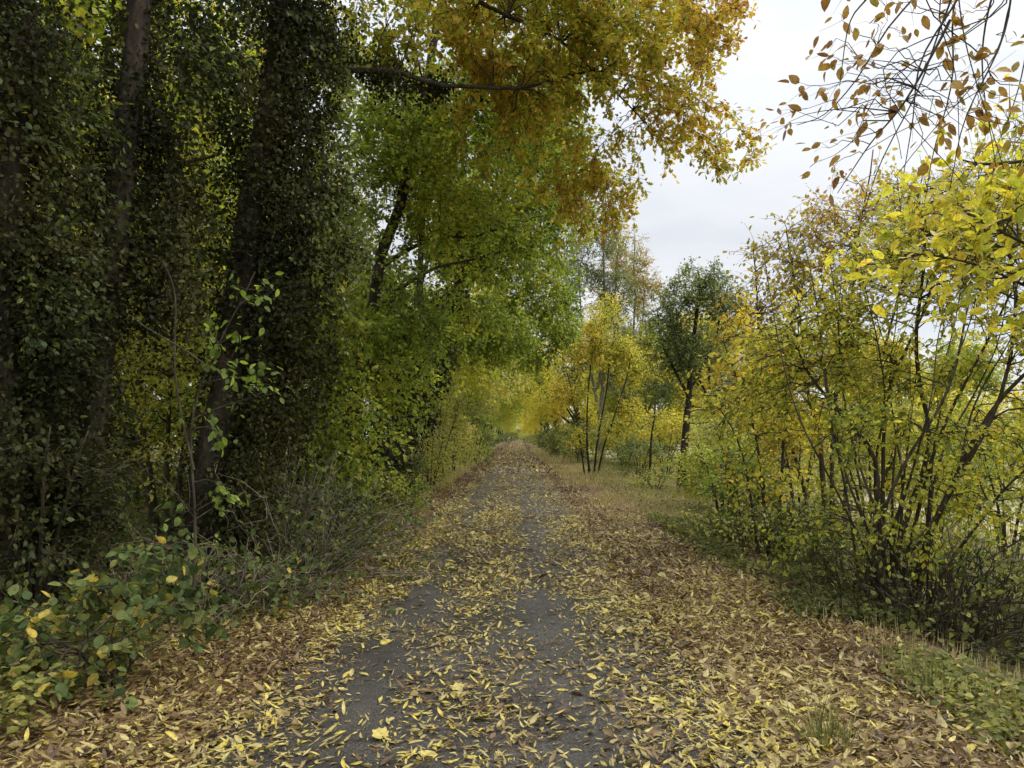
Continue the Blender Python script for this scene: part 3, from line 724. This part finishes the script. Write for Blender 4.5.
# slim multi-stemmed tree with brown leaves and bare twig tops
b = G(827, 11.2)
plant('birch', 'slim sparse tree with brown tinged leaves and bare twig tips behind the hazel', 'tree',
      [([b, P(822, 470, 11.2), P(819, 434, 11.3), P(806, 387, 11.4), P(800, 330, 11.6), P(790, 230, 11.8)], .05, .012),
       ([b + [.12, .1, 0], P(832, 460, 11.3), P(836, 390, 11.4), P(850, 310, 11.6), P(862, 220, 11.8), P(870, 150, 12)], .045, .01),
       ([b + [-.2, .1, 0], P(800, 470, 11.2), P(775, 400, 11.4), P(758, 330, 11.6), P(752, 250, 11.7)], .035, .01),
       ([b + [.25, .1, 0], P(850, 460, 11.3), P(880, 360, 11.5), P(905, 260, 11.7), P(925, 170, 12)], .04, .01)],
      [B(790, 270, 11.7, .85, .9, .75, .9), B(855, 235, 11.8, .8, .9, .9, .9), B(760, 310, 11.6, .6, .8, .6, 1.1), B(915, 220, 12, .8, .9, .8, .8), B(765, 385, 11.2, .75, .8, .55, 1.1), B(830, 370, 11.4, .9, .9, .6, .7), B(790, 440, 11, .6, .7, .4, .6)],
      M['brown'], dens=26, k=5, m=4, L=.42, leaf=.075, wr=.42, tint=(.42, .25, .25), gap=.35, split=True, parts=('twigs', 'foliage'), sides=6, gs=.45, wood='stem')
b = G(770, 10.2)
plant('hazel', 'bright yellow leaved hazel at the left flank of the big one', 'shrub',
      [([b, P(760, 470, 10.2), P(745, 400, 10.2), P(725, 340, 10.2)], .03, .008), ([b + [.1, 0, 0], P(782, 450, 10.2), P(790, 380, 10.3), P(785, 320, 10.4)], .028, .008), ([b + [-.1, .1, 0], P(750, 490, 10.2), P(735, 440, 10.1), P(712, 400, 10)], .024, .007)],
      [B(748, 375, 10.2, .6, .7, .45), B(748, 330, 10.3, .4, .6, .35, .8), B(775, 415, 10.2, .6, .7, .4), B(732, 405, 10.0, .3, .5, .3, .8), B(755, 480, 10.2, .5, .6, .4, .8)],
      M['yellow'], dens=30, k=4, m=5, L=.32, leaf=.08, wr=.42, tint=(.42, .25, .22), gap=.35, split=True, parts=('twigs', 'foliage'), sides=6, gs=.45)

# tree arching in from the right, hanging nearly bare twigs into the sky
b = G(1480, 3.3); q = P(1010, -110, 3.5)
hg = [[(1012, -100), (1010, -20), (998, 40), (962, 120), (950, 190)], [(990, -105), (955, -20), (935, 30), (915, 90), (885, 155), (868, 205)],
      [(975, -100), (930, -30), (885, 25), (858, 75), (830, 110), (802, 122)], [(1000, -100), (960, -10), (920, 60), (912, 120), (905, 170)],
      [(1040, -100), (1030, 0), (1015, 70), (990, 135)], [(960, -100), (910, -50), (870, 0), (850, 25), (838, 80)], [(1060, -90), (1050, 20), (1030, 100), (1015, 160)],
      [(985, -100), (950, 0), (945, 70), (930, 140), (925, 195)], [(950, 20), (905, 100), (870, 140), (835, 185)], [(1010, -60), (980, 20), (975, 80), (990, 160)]] + [[(990 + rng.uniform(-60, 60), -90), (960 + rng.uniform(-60, 60), 0), (930 + rng.uniform(-60, 80), 70), (905 + rng.uniform(-50, 110), 130 + rng.uniform(-20, 70))] for q in range(7)]
plant('overhanging_hazel', 'nearly bare twigs with a few brown leaves hanging into the sky at top right', 'tree',
      [([b, b + [-.1, 0, 1.6], (P(1400, -120, 3.3)), P(1250, -210, 3.4), P(1100, -180, 3.5), P(950, -110, 3.5)], .08, .012)] +
      [([P(x, y, 3.5 + .12 * ((j * 7) % 5 - 2)) for x, y in h], (.0075 if j < 10 else .0045), .0018) for j, h in enumerate(hg)],
      [B(870, 20, 3.5, .2, .3, .14, .8), B(880, 100, 3.5, .25, .3, .14), B(850, 70, 3.5, .18, .3, .12), B(800, 120, 3.5, .07, .2, .04, 2), B(840, 150, 3.5, .13, .2, .12, .8), B(960, 110, 3.4, .24, .3, .2, .8), B(1000, 60, 3.5, .2, .3, .2, .6), B(1040, 130, 3.4, .2, .3, .2), B(940, 20, 3.6, .3, .3, .18, .6)],
      M['twigleaf'], dens=230, k=2, m=2, L=.12, leaf=.06, wr=.34, droop=.5, tm=LEAF11, tint=(.6, .18, .22), gap=.12, gs=.2, limbs=False, jit=.06, br=(.0016, .004), minr=.0011, wood='stem', sides=6, fold=.3)
# leafy yellow branch entering at the right edge
b = G(1330, 4.3)
plant('hazel', 'large leaved yellow green hazel branches entering at the right edge', 'shrub',
      [([b, P(1290, 500, 4.3), P(1200, 330, 4.2), P(1120, 200, 4.1), P(1060, 165, 4.1), P(985, 168, 4.1), P(955, 160, 4.1)], .035, .004),
       ([P(1200, 330, 4.2), P(1080, 270, 4.1), P(990, 232, 4.1), P(920, 190, 4.1)], .016, .003), ([P(1220, 370, 4.2), P(1100, 320, 4.1), P(980, 275, 4.1), P(905, 255, 4.1)], .016, .003)],
      [B(990, 205, 4.1, .3, .35, .17), B(1050, 190, 4.1, .3, .35, .25), B(1000, 265, 4.1, .35, .4, .14, .9), B(925, 215, 4.1, .16, .25, .1, .8), B(910, 262, 4.1, .12, .25, .06, .8), B(1080, 300, 4.1, .35, .4, .25), B(960, 172, 4.05, .1, .2, .05, 1.2)],
      M['hazel'], dens=150, k=3, m=4, L=.22, leaf=.088, wr=.34, droop=.12, tm=LEAF11, tint=(.45, .22, .16), gap=.12, gs=.3, minr=.0016)

# green topped tree with a dark bare trunk and level side branches
b = G(682, 23.6)
lat = [([P(686 + rng.normal(0, 1), 432 - 9 * j, 23.7), P(706 + rng.normal(0, 4), 428 - 8 * j + rng.normal(0, 4), 23.6 + rng.normal(0, .3)), P(728 + rng.normal(0, 6), 424 - 8 * j + rng.normal(0, 6), 23.5 + rng.normal(0, .6)), P(744 + rng.normal(0, 9), 426 - 9 * j + rng.normal(0, 8), 23.4 + rng.normal(0, .8))], rng.uniform(.018, .03), .004) for j in range(5)]
plant('field_oak', 'grey green tree with a dark bare trunk and level side branches', 'tree',
      [([b, P(684, 450, 23.6), P(688, 400, 23.7), P(692, 350, 23.8), P(697, 300, 23.8), P(698, 272, 23.8)], .16, .03)] + lat +
      [([P(690, 400, 23.7), P(665, 350, 23.8), P(658, 310, 23.8)], .06, .02), ([P(690, 390, 23.7), P(715, 340, 23.8), P(722, 300, 23.8)], .06, .02)],
      [B(697, 292, 23.8, 1.0, 1.0, .75), B(668, 318, 23.8, .75, .8, .7), B(722, 310, 23.8, .8, .8, .7), B(690, 350, 23.8, 1.3, 1.1, .8, 1), B(665, 390, 23.6, .7, .8, .5, .7), B(725, 390, 23.5, .8, .9, .5, .6), B(732, 428, 23.3, .7, .8, .4, .9), B(700, 268, 23.8, .45, .5, .3)],
      M['grey'], dens=34, k=5, m=6, L=.34, leaf=.09, wr=.4, tm=LEAF4, tint=(.42, .25, .16), gap=.35, wood='bark', gs=.6, minr=.006)
# thin sapling left of it
b = G(650, 27)
plant('sapling', 'thin straight sapling between the yellow clump and the dark trunked tree', 'sapling',
      [([b, P(651, 440, 27), P(655, 400, 27), P(657, 340, 27)], .06, .015)],
      [B(655, 370, 27, .8, .9, .8, .7), B(648, 420, 27, .7, .8, .4, .6)], M['hazel'], dens=22, k=4, m=5, L=.34, leaf=.1, wr=.42, tm=LEAF4, tint=(.4, .25, .2), wood='bark', minr=.007)
# yellow multi-stemmed clump
b = G(590, 30.5)
plant('yellow_maple', 'bright yellow many stemmed maple clump on the right verge', 'tree',
      [([b, P(587, 440, 30.5), P(588, 400, 30.5), P(592, 340, 30.6)], .055, .02), ([b + [.15, 0, 0], P(598, 440, 30.5), P(606, 390, 30.6), P(615, 330, 30.8)], .05, .02),
       ([b + [.3, .1, 0], P(606, 440, 30.5), P(620, 400, 30.6), P(634, 350, 30.8)], .045, .02), ([b + [-.2, .1, 0], P(580, 440, 30.5), P(572, 400, 30.5), P(566, 370, 30.5)], .04, .02)],
      [B(592, 345, 30.6, 1.2, 1.3, 1.0), B(622, 360, 30.7, 1.0, 1.2, 1.0), B(575, 390, 30.5, .8, 1.0, .7), B(630, 410, 30.6, .9, 1.0, .7, .8), B(605, 315, 30.8, .9, 1.0, .7, .8), B(642, 370, 30.8, .8, 1, .8, .7), B(565, 350, 30.7, .7, 1, .8, .6), B(583, 435, 30.3, .5, .7, .6, .8), B(612, 430, 30.5, .8, .9, .6, .6)],
      M['yellow'], dens=15, k=5, m=6, L=.4, leaf=.105, wr=.44, tm=LEAF4, tint=(.36, .28, .22), gap=.6, wood='bark', gs=.55, minr=.007)
# tall airy poplars behind
for j, (px, d, top, lab) in enumerate([(597, 41, 205, 'tall airy poplar rising above the yellow clump on the right of the path'), (628, 47, 235, 'tall thin poplar right of the airy one above the yellow clump')]):
    b = G(px, d); t = P(px + 6, top, d); hh = t[2] - b[2]
    plant('poplar', lab, 'tree',
          [([b, b * .6 + t * .4 + [.2, 0, 0], t], .16, .03), ([b + [0, 0, hh * .3], b + [.9, .2, hh * .6], b + [1.2, .2, hh * .85]], .08, .02), ([b + [0, 0, hh * .25], b + [-.8, .2, hh * .55], b + [-1.0, .2, hh * .8]], .08, .02)],
          [(b + [0, 0, hh * .86], (1.5, 1.5, hh * .14), .8), (b + [1.1, 0, hh * .72], (1.3, 1.3, hh * .13), .8), (b + [-1.1, 0, hh * .7], (1.3, 1.3, hh * .13), .8), (b + [.2, 0, hh * .52], (1.8, 1.6, hh * .12), .7), (b + [.9, 0, hh * .36], (1.4, 1.4, hh * .1), .7), (b + [-.8, 0, hh * .4], (1.2, 1.4, hh * .1), .7)],
          [M['grey'], M['brown']][j], dens=9, k=5, m=6, L=.5, leaf=.12, wr=.42, tm=LEAF4, tint=(.45, .35, .2), gap=.5, gs=.9, wood='palebark', minr=.009)

# low shrubs on the right verge
shrub('hedge_shrub', 'yellow green hedge bush behind the slim sparse tree, at the field edge', 800, 17, 3.4, 1.3, M['hazel'], tint=(.35, .25, .18), dens=22, leaf=.085, low=.3)
shrub('hedge_shrub', 'olive hedge bush at the field edge behind the left stems of the big hazel', 870, 14, 2.8, 1.2, M['hazel'], tint=(.2, .25, .18), dens=22, leaf=.085, low=.3)
shrub('hedge_shrub', 'bright hedge bush at the field edge behind the middle stems of the big hazel', 935, 15, 3.2, 1.3, M['hazel'], tint=(.45, .25, .18), dens=22, leaf=.085, low=.3)
shrub('hedge_shrub', 'green hedge bush at the field edge behind the right stems of the big hazel', 1010, 12, 2.4, 1.1, M['maple'], tint=(.5, .25, .18), dens=24, leaf=.085, low=.3)
shrub('hedge_shrub', 'pale hedge bush at the field edge right of the dark trunked tree', 735, 21, 2.6, 1.3, M['pale'], tint=(.5, .25, .18), dens=24, leaf=.085, low=.3)
shrub('hedge_shrub', 'yellow hedge bush behind the dark trunked tree', 716, 36, 3.4, 1.6, M['pale'], tint=(.6, .25, .18), dens=16, leaf=.1, low=.3)
shrub('bramble_bush', 'low light green bush right of the dark trunked tree', 722, 16.5, 1.8, 1.1, M['maple'], tint=(.6, .25, .15), dens=50, leaf=.07, low=.3, L=.22)
shrub('bramble_bush', 'rounded green bramble at the left foot of the slim sparse tree', 745, 12.5, 1.3, .8, M['maple'], tint=(.3, .25, .17), dens=62, leaf=.065, low=.3, L=.2, tm=LEAF7)
shrub('bramble_bush', 'shaded bramble mound below the slim sparse tree', 800, 9.6, 1.0, .8, M['deep'], tint=(.7, .25, .17), dens=70, leaf=.06, low=.3, L=.2, tm=LEAF7)
shrub('bramble_bush', 'green bramble between the big hazel stems and the litter', 850, 7.9, .65, .6, M['herb'], tint=(.45, .25, .17), dens=80, leaf=.055, low=.3, L=.17, tm=LEAF7)
shrub('bramble_bush', 'grey green bush behind the yellow maple clump', 640, 29, 1.8, 1.2, M['grey'], tint=(.45, .25, .15), dens=24, leaf=.085, low=.3)
shrub('bramble_bush', 'pale dry bush between the path and the dark trunked tree', 655, 22, .7, .8, M['pale'], tint=(.5, .25, .15), dens=60, leaf=.06, low=.3, L=.2)
shrub('bramble_bush', 'olive bramble spilling under the far right hazel stems', 985, 7.6, .9, .8, M['pale'], tint=(.3, .25, .15), dens=60, leaf=.06, low=.3, L=.2, tm=LEAF7)
brush('brushwood', 'dark dead twigs in the shaded hollow below the big hazel', 925, 7.0, 1.9, 1.5, 260, M['stem'], M['herb'], 1500)
brush('brushwood', 'brown weed stalks among the low shrubs on the right verge', 770, 11.0, 2.0, 1.2, 200, M['stem'], M['pale'], 2600)

# ================================================================== ROWS FURTHER AWAY
def far_tree(name, label, h, w, mat, tint, dens=5, clear=.35, leaf=.16, L=.6, group=None, loc=(0, 0), cat='tree', wood='bark', ivy=0, gap=.35, lean=0.):
    b = np.array([loc[0], loc[1], float(ground_z(loc[0], loc[1])) - .05])
    stems = [([b, b + [.1, 0, h * .35], b + [-.1 + lean * .5, .1, h * .65], b + [lean, 0, h * .93]], .035 * h ** .75 + .03, .03)]
    bl = [(b + [lean, 0, h * .82], (w * .6, w * .6, h * .18), 1.)]
    for j in range(6):
        a = j * 1.05 + rng.uniform(-.3, .3); o = np.array([math.cos(a), math.sin(a), 0])
        z = h * rng.uniform(clear + .12, .78)
        stems.append(([b + [0, 0, z * .6], b + o * w * .4 + [lean * .4, 0, z * .9], b + o * w * .75 + [lean * .7, 0, z]], .05 + .004 * h, .02))
        bl.append((b + o * w * .62 + [lean * .7, 0, z], (w * .46, w * .46, h * .14), .9))
    iv = [([b, b + [.1, 0, h * .35], b + [-.1, .1, h * .6]], (.5, .45), ivy, .11)] if ivy else None
    return plant(name, label, cat, stems, bl, mat, dens=dens, k=5, m=6, L=L, leaf=leaf, wr=.45, tm=LEAF4, tint=tint, gap=gap, wood=wood, group=group, twigs=False, limbs=False, minr=.012, sides=6, gs=1.1, ivy=iv)


# woods behind the left trees
W = [far_tree('woodland_tree', 'green woodland tree deep behind the left ivy trunks', 12, 3.0, M['maple'], (.6, .25, .17), 5.4, .12, group='woodland behind the left trees', loc=(-7.6, 13)),
     far_tree('woodland_tree', 'yellowing woodland tree deep behind the left ivy trunks', 11, 3.0, M['hazel'], (.45, .25, .17), 5.4, .1, group='woodland behind the left trees', loc=(-9.5, 18)),
     far_tree('woodland_tree', 'dark ivy hung woodland tree deep behind the left ivy trunks', 13, 3.0, M['deep'], (.7, .25, .17), 5.4, .12, group='woodland behind the left trees', loc=(-6.3, 19), ivy=3500)]
wl = ['green woodland tree deep behind the left ivy trunks', 'yellowing woodland tree deep behind the left ivy trunks', 'dark ivy hung woodland tree deep behind the left ivy trunks']
for j, (x, y) in enumerate([(-12.5, 11), (-14, 17), (-9, 24), (-13, 25), (-18, 21), (-6.5, 26), (-18, 30), (-12, 33), (-8, 33), (-11, 7.5), (-17, 13), (-22, 27), (-8.6, 9.6)]):
    k = j % 3
    dup(W[k], (x, y, float(ground_z(x, y)) - .05), rng.uniform(0, 6.28), rng.uniform(.85, 1.15))

# avenue trees: left and right rows down the path
AL = [far_tree('avenue_tree', '', 11, 3.0, M['maple'], (.55, .25, .17), 5, .24, group='avenue trees on the left of the path', loc=(-4.6, 27.5), ivy=3000, lean=2.2),
      far_tree('avenue_tree', '', 12, 3.2, M['pale'], (.62, .25, .17), 5, .26, group='avenue trees on the left of the path', loc=(-4.4, 36), lean=2.8),
      far_tree('avenue_tree', '', 11, 3.0, M['maple'], (.45, .25, .17), 5, .22, group='avenue trees on the left of the path', loc=(-4.5, 46), lean=2.6)]
AL[0]['label'] = 'nearest ivy footed green tree of the left avenue row'
AL[1]['label'] = 'olive leaved tree second along the left avenue row'
AL[2]['label'] = 'mid green tree third along the left avenue row'
for j, y in enumerate([55, 65, 76, 88, 101, 115, 130, 147, 166, 188, 212]):
    dup(AL[[1, 2, 0][j % 3]], (-4.3 + rng.uniform(-.3, .3), y, -.05), rng.uniform(-.5, .5), rng.uniform(.9, 1.1), label='small distant tree in the left row of the leafy tunnel', group='far left tunnel trees')
AR = [far_tree('avenue_tree', 'dark straight trunked tree at the right mouth of the leafy tunnel', 10, 2.4, M['hazel'], (.3, .25, .17), 6, .26, loc=(3.2, 63), lean=-2.6),
      far_tree('avenue_tree', 'yellow tree on the right just before the leafy tunnel', 9, 2.4, M['yellow'], (.4, .25, .17), 6, .2, loc=(4.2, 52), lean=-1.2),
      far_tree('avenue_tree', 'green tree on the right inside the leafy tunnel', 11, 2.8, M['maple'], (.4, .25, .17), 6, .25, loc=(4.0, 74), lean=-3.0)]
for j, y in enumerate([86, 98, 111, 125, 141, 160, 182, 206]):
    dup(AR[j % 3], (4.2 + rng.uniform(-.3, .3), y, -.05), rng.uniform(-.5, .5), rng.uniform(.95, 1.15), label='small distant tree in the right row of the leafy tunnel', group='far right tunnel trees')
# understorey along both rows
U = [shrub('understorey_shrub', 'dark understorey bush low in the leafy tunnel', 470, 44, 2.6, 1.3, M['deep'], tint=(.5, .25, .15), dens=14, leaf=.13, low=.3, group='understorey bushes in the tunnel', L=.4, n=4),
     shrub('understorey_shrub', 'pale understorey bush low in the leafy tunnel', 580, 44, 2.6, 1.3, M['pale'], tint=(.4, .25, .15), dens=14, leaf=.13, low=.3, group='understorey bushes in the tunnel', L=.4, n=4)]
for j, y in enumerate([50, 56, 62, 69, 76, 84, 92, 101, 111, 122, 134, 148, 164, 182, 202]):
    for sgn in (-1, 1):
        x = sgn * (3.9 + rng.uniform(-.2, .5)) + (-.3)
        dup(U[0 if (j + (sgn > 0)) % 3 else 1], (x, y, -.1), rng.uniform(0, 6), rng.uniform(.9, 1.25))
for x, y in ((-2.7, 236), (2.2, 240), (-3.4, 228), (3.0, 226)):
    dup(U[int(x > 0)], (x, y, -.1), rng.uniform(0, 6), 1.3, label='small bush beside the far bright mouth of the tunnel', group='bushes at the far tunnel mouth')
# second rank behind the left row and the field-edge wood on the right
for j, (x, y) in enumerate([(-9, 42), (-10, 52), (-9.5, 64), (-10, 78), (-10, 95), (-10, 115), (-14, 48), (-15, 60)]):
    dup(W[j % 3], (x, y, 0), rng.uniform(0, 6), rng.uniform(.85, 1.05))
R = [far_tree('field_edge_tree', 'yellow tree in the field edge wood beyond the right shrubs', 10, 3.2, M['yellow'], (.3, .25, .18), 8, .02, group='field edge wood on the right', loc=(12, 46), leaf=.18),
     far_tree('field_edge_tree', 'olive tree in the field edge wood beyond the right shrubs', 10, 3.4, M['pale'], (.5, .25, .18), 8, .02, group='field edge wood on the right', loc=(18, 50), leaf=.18),
     far_tree('field_edge_tree', 'green tree in the field edge wood beyond the right shrubs', 10, 3.2, M['maple'], (.6, .25, .18), 8, .02, group='field edge wood on the right', loc=(8.5, 58), leaf=.18)]
for j, (px, d) in enumerate([(625, 40), (668, 38), (705, 42), (745, 36), (785, 33), (830, 30), (880, 28), (930, 26), (985, 27), (1040, 24), (1090, 27)]):
    c = G(px, d)
    if j == 0:
        hb = [shrub('field_hedge', 'olive bush of the hedge along the field edge', px, d, 3.0, 1.7, M['pale'], tint=(.4, .25, .17), dens=13, leaf=.12, low=.26, group='hedge along the field edge', L=.42, n=5),
              shrub('field_hedge', 'yellow bush of the hedge along the field edge', 645, 44, 3.2, 1.7, M['hazel'], tint=(.5, .25, .17), dens=13, leaf=.12, low=.26, group='hedge along the field edge', L=.42, n=5)]
    else:
        dup(hb[j % 2], c, rng.uniform(0, 6), rng.uniform(.75, 1.15))
for j, (x, y) in enumerate([(24, 48), (30, 50), (36, 46), (42, 52), (14, 58), (21, 62), (29, 64), (37, 62), (46, 60), (10, 72), (17, 76), (8, 88), (14, 95), (55, 56), (8, 46), (7.5, 66), (52, 48)]):
    dup(R[(j * 2 + j // 3) % 3], (x, y, float(ground_z(x, y)) - .05), rng.uniform(0, 6), rng.uniform(.85, 1.2))
# trees that close the far end of the path
for j, (x, yb) in enumerate([(-14, 262), (-7, 262), (7, 262), (14, 262), (-3.6, 248), (3.4, 252), (-2.2, 285), (2.6, 290)]):
    dup(R[j % 3], (x, yb, -.3), rng.uniform(0, 6), 1.3, label='faint tree standing beyond the far mouth of the tunnel', group='trees beyond the tunnel')

# ------------------------------------------------------------------ ground plants (uncountable)
def herbs(name, label, regions, mat, cat, leaf, tint, L=.14):
    g = Geo()
    for (x0, x1, y0, y1, n, h) in regions:
        x = rng.uniform(x0, x1, n * 3); y = rng.uniform(y0, y1, n * 3)
        keep = noise(np.stack([x, y, 0 * x], -1), .8) > -.25
        x = x[keep][:n]; y = y[keep][:n]; n2 = len(x)
        z = ground_z(x, y); k = 9
        p = np.stack([x, y, z], -1)[:, None] + rng.normal(0, 1, (n2, k, 3)) * np.array([.07, .07, 0]) + np.array([0, 0, 1]) * (rng.uniform(.1, 1, (n2, k, 1)) * h)
        p = p.reshape(-1, 3); N = len(p)
        tn = tint[0] + tint[1] * noise(p, .9) + rng.normal(0, tint[2], N)
        leaves(g, p, rng.normal(0, 1, (N, 3)) * [1, 1, .35], rng.normal(0, .4, (N, 3)) + [0, 0, 1], leaf * rng.uniform(.6, 1.3, N), .4, .2, -.15, np.clip(tn, 0, 1), LEAF7 if y0 < 9 else LEAF4)
    tag(g.obj(name, mat), label, cat, kind='stuff')


herbs('ground_cover', 'low green herbs and ground ivy along both verges', [(2.5, 3.5, 3.6, 8, 480, .12), (2.5, 3.6, 8, 14, 560, .18), (2.6, 4.6, 14, 26, 350, .2), (3.4, 6.5, 3, 14, 1500, .25),
      (-4.3, -2.6, 2.8, 5.6, 620, .26), (-5.5, -2.9, 5.6, 13, 900, .22), (-4.5, -2.5, 13, 30, 1300, .3), (-14, -4, 5, 22, 2600, .4), (3, 7, 26, 60, 1200, .4), (-5, -2.4, 30, 80, 1400, .5)], M['herb'], 'ground cover', .05, (.42, .25, .2))


def grass(name, label, regions, mat, cat, tint):
    g = Geo()
    for (x0, x1, y0, y1, n, h, w) in regions:
        x = rng.uniform(x0, x1, n); y = rng.uniform(y0, y1, n)
        keep = noise(np.stack([x, y, 0 * x], -1), 1.2) > -.45 * (n > 300) - 3 * (n <= 300)
        x = x[keep]; y = y[keep]; N = len(x)
        p = np.stack([x, y, ground_z(x, y)], -1)
        a = rng.uniform(0, 6.283, N)
        yd = np.stack([np.cos(a) * .55, np.sin(a) * .55, 1 + 0 * a], -1); nr = np.stack([np.cos(a), np.sin(a), .2 + 0 * a], -1)
        tn = tint[0] + tint[1] * noise(p, 1.4) + rng.normal(0, tint[2], N)
        leaves(g, p, yd, nr, h * rng.uniform(.5, 1.3, N), w / h, 0, rng.uniform(-.5, -.1, N), np.clip(tn, 0, 1), LEAF4)
    tag(g.obj(name, mat), label, cat, kind='stuff')


grass('verge_grass', 'pale dry grass on the verges further along the path', [(1.75, 5.5, 13, 24, 9000, .13, .006), (1.6, 6, 24, 45, 9000, .2, .012), (-4.5, -2.2, 17, 32, 6000, .26, .01), (-4.2, -2.2, 32, 60, 5000, .3, .016), (1.5, 4, 45, 90, 4000, .35, .025), (4.6, 10, 6, 30, 12000, .3, .006), (2.5, 4.6, 3.6, 9, 2200, .13, .0035)], M['grass'], 'grass', (.92, .22, .22))


def tuft(px, d, n, h, label):
    b = G(px, d, 0); g = Geo()
    a = rng.uniform(0, 6.283, n); r = .11 * rng.uniform(0, 1, n)
    p = b + np.stack([np.cos(a) * r, np.sin(a) * r, 0 * a], -1); sp = rng.uniform(.2, 2.4, n)
    yd = np.stack([np.cos(a) * sp, np.sin(a) * sp, 1 + 0 * a], -1); nr = np.stack([np.cos(a), np.sin(a), .3 + 0 * a], -1)
    leaves(g, p, yd, nr, h * rng.uniform(.3, 1.2, n), .016, 0, rng.uniform(-.9, -.2, n), np.clip(rng.normal(.35, .3, n), 0, 1), LEAF7)
    o = g.obj('grass_tuft', M['grass'], base=b); o.location = b
    tag(o, label, 'grass tuft', 'grass tufts in the litter')


tuft(826, 3.85, 120, .2, 'green grass tuft in the litter at the bottom right')
tuft(930, 4.7, 90, .2, 'green grass tuft at the edge of the shaded hollow on the right')
tuft(250, 6.6, 90, .2, 'small yellow green tuft at the litter edge near the oak foot')

# ================================================================== CAMERA, SKY, LIGHT
cam = bpy.data.cameras.new('camera'); co = bpy.data.objects.new('camera', cam); COL.objects.link(co)
co.location = (0, 0, H); co.rotation_euler = (math.pi / 2, 0, 0)
cam.sensor_fit = 'HORIZONTAL'; cam.sensor_width = 36; cam.lens = 36 * F / 1024
cam.shift_x = -(CX - 512) / 1024; cam.shift_y = (CY - 384) / 1024
cam.clip_start = .05; cam.clip_end = 3000
S.camera = co

SUN_EL, SUN_AZ = math.radians(42), math.radians(70)      # azimuth clockwise from the path direction
sun = bpy.data.lights.new('sun', 'SUN'); so = bpy.data.objects.new('sun', sun); COL.objects.link(so)
sun.energy = 1.5; sun.angle = math.radians(30); sun.color = (1, .95, .86)
so.rotation_euler = (math.pi / 2 - SUN_EL, 0, math.pi - SUN_AZ)

w = bpy.data.worlds.new('World'); S.world = w; w.use_nodes = True
N = w.node_tree.nodes; L = w.node_tree.links; N.clear()
sky = N.new('ShaderNodeTexSky'); sky.sky_type = 'NISHITA'; sky.sun_disc = False; sky.sun_elevation = SUN_EL; sky.sun_rotation = SUN_AZ
tc = N.new('ShaderNodeTexCoord'); sp = N.new('ShaderNodeSeparateXYZ'); L.new(tc.outputs['Generated'], sp.inputs[0])
mr = N.new('ShaderNodeMath'); mr.operation = 'MULTIPLY'; mr.inputs[1].default_value = 25
zr = ramp(N, [(0, (.235,) * 3), (.25, (.205,) * 3), (.5, (.27,) * 3), (.75, (.8,) * 3), (1, (1.0,) * 3)]); L.new(sp.outputs['Z'], zr.inputs[0]); L.new(zr.outputs[0], mr.inputs[0])
mp = N.new('ShaderNodeMapping'); mp.inputs['Scale'].default_value = (1, 1, 3.2); L.new(tc.outputs['Generated'], mp.inputs[0])
nz = N.new('ShaderNodeTexNoise'); nz.inputs['Scale'].default_value = 2.6; nz.inputs['Detail'].default_value = 5; L.new(mp.outputs[0], nz.inputs['Vector'])
cr = ramp(N, [(.32, (.84, .88, .96)), (.68, (1.12, 1.12, 1.12))]); L.new(nz.outputs[0], cr.inputs[0])
vm = N.new('ShaderNodeVectorMath'); vm.operation = 'SCALE'; L.new(cr.outputs[0], vm.inputs[0]); L.new(mr.outputs[0], vm.inputs['Scale'])
mx = N.new('ShaderNodeMix'); mx.data_type = 'RGBA'; mx.inputs[0].default_value = .9
L.new(sky.outputs[0], mx.inputs[6]); L.new(vm.outputs[0], mx.inputs[7])
bg = N.new('ShaderNodeBackground'); bg.inputs[1].default_value = .1; L.new(mx.outputs[2], bg.inputs[0])
wo = N.new('ShaderNodeOutputWorld'); L.new(bg.outputs[0], wo.inputs[0])

S.view_settings.view_transform = 'Standard'; S.view_settings.look = 'None'; S.view_settings.gamma = 1; S.view_settings.exposure = 0.75
cy = S.cycles
cy.max_bounces = 6; cy.diffuse_bounces = 4; cy.glossy_bounces = 1; cy.transmission_bounces = 4; cy.transparent_max_bounces = 4
cy.sample_clamp_indirect = 6; cy.use_denoising = True
cy.caustics_reflective = False; cy.caustics_refractive = False
cy.use_adaptive_sampling = True; cy.adaptive_threshold = .02
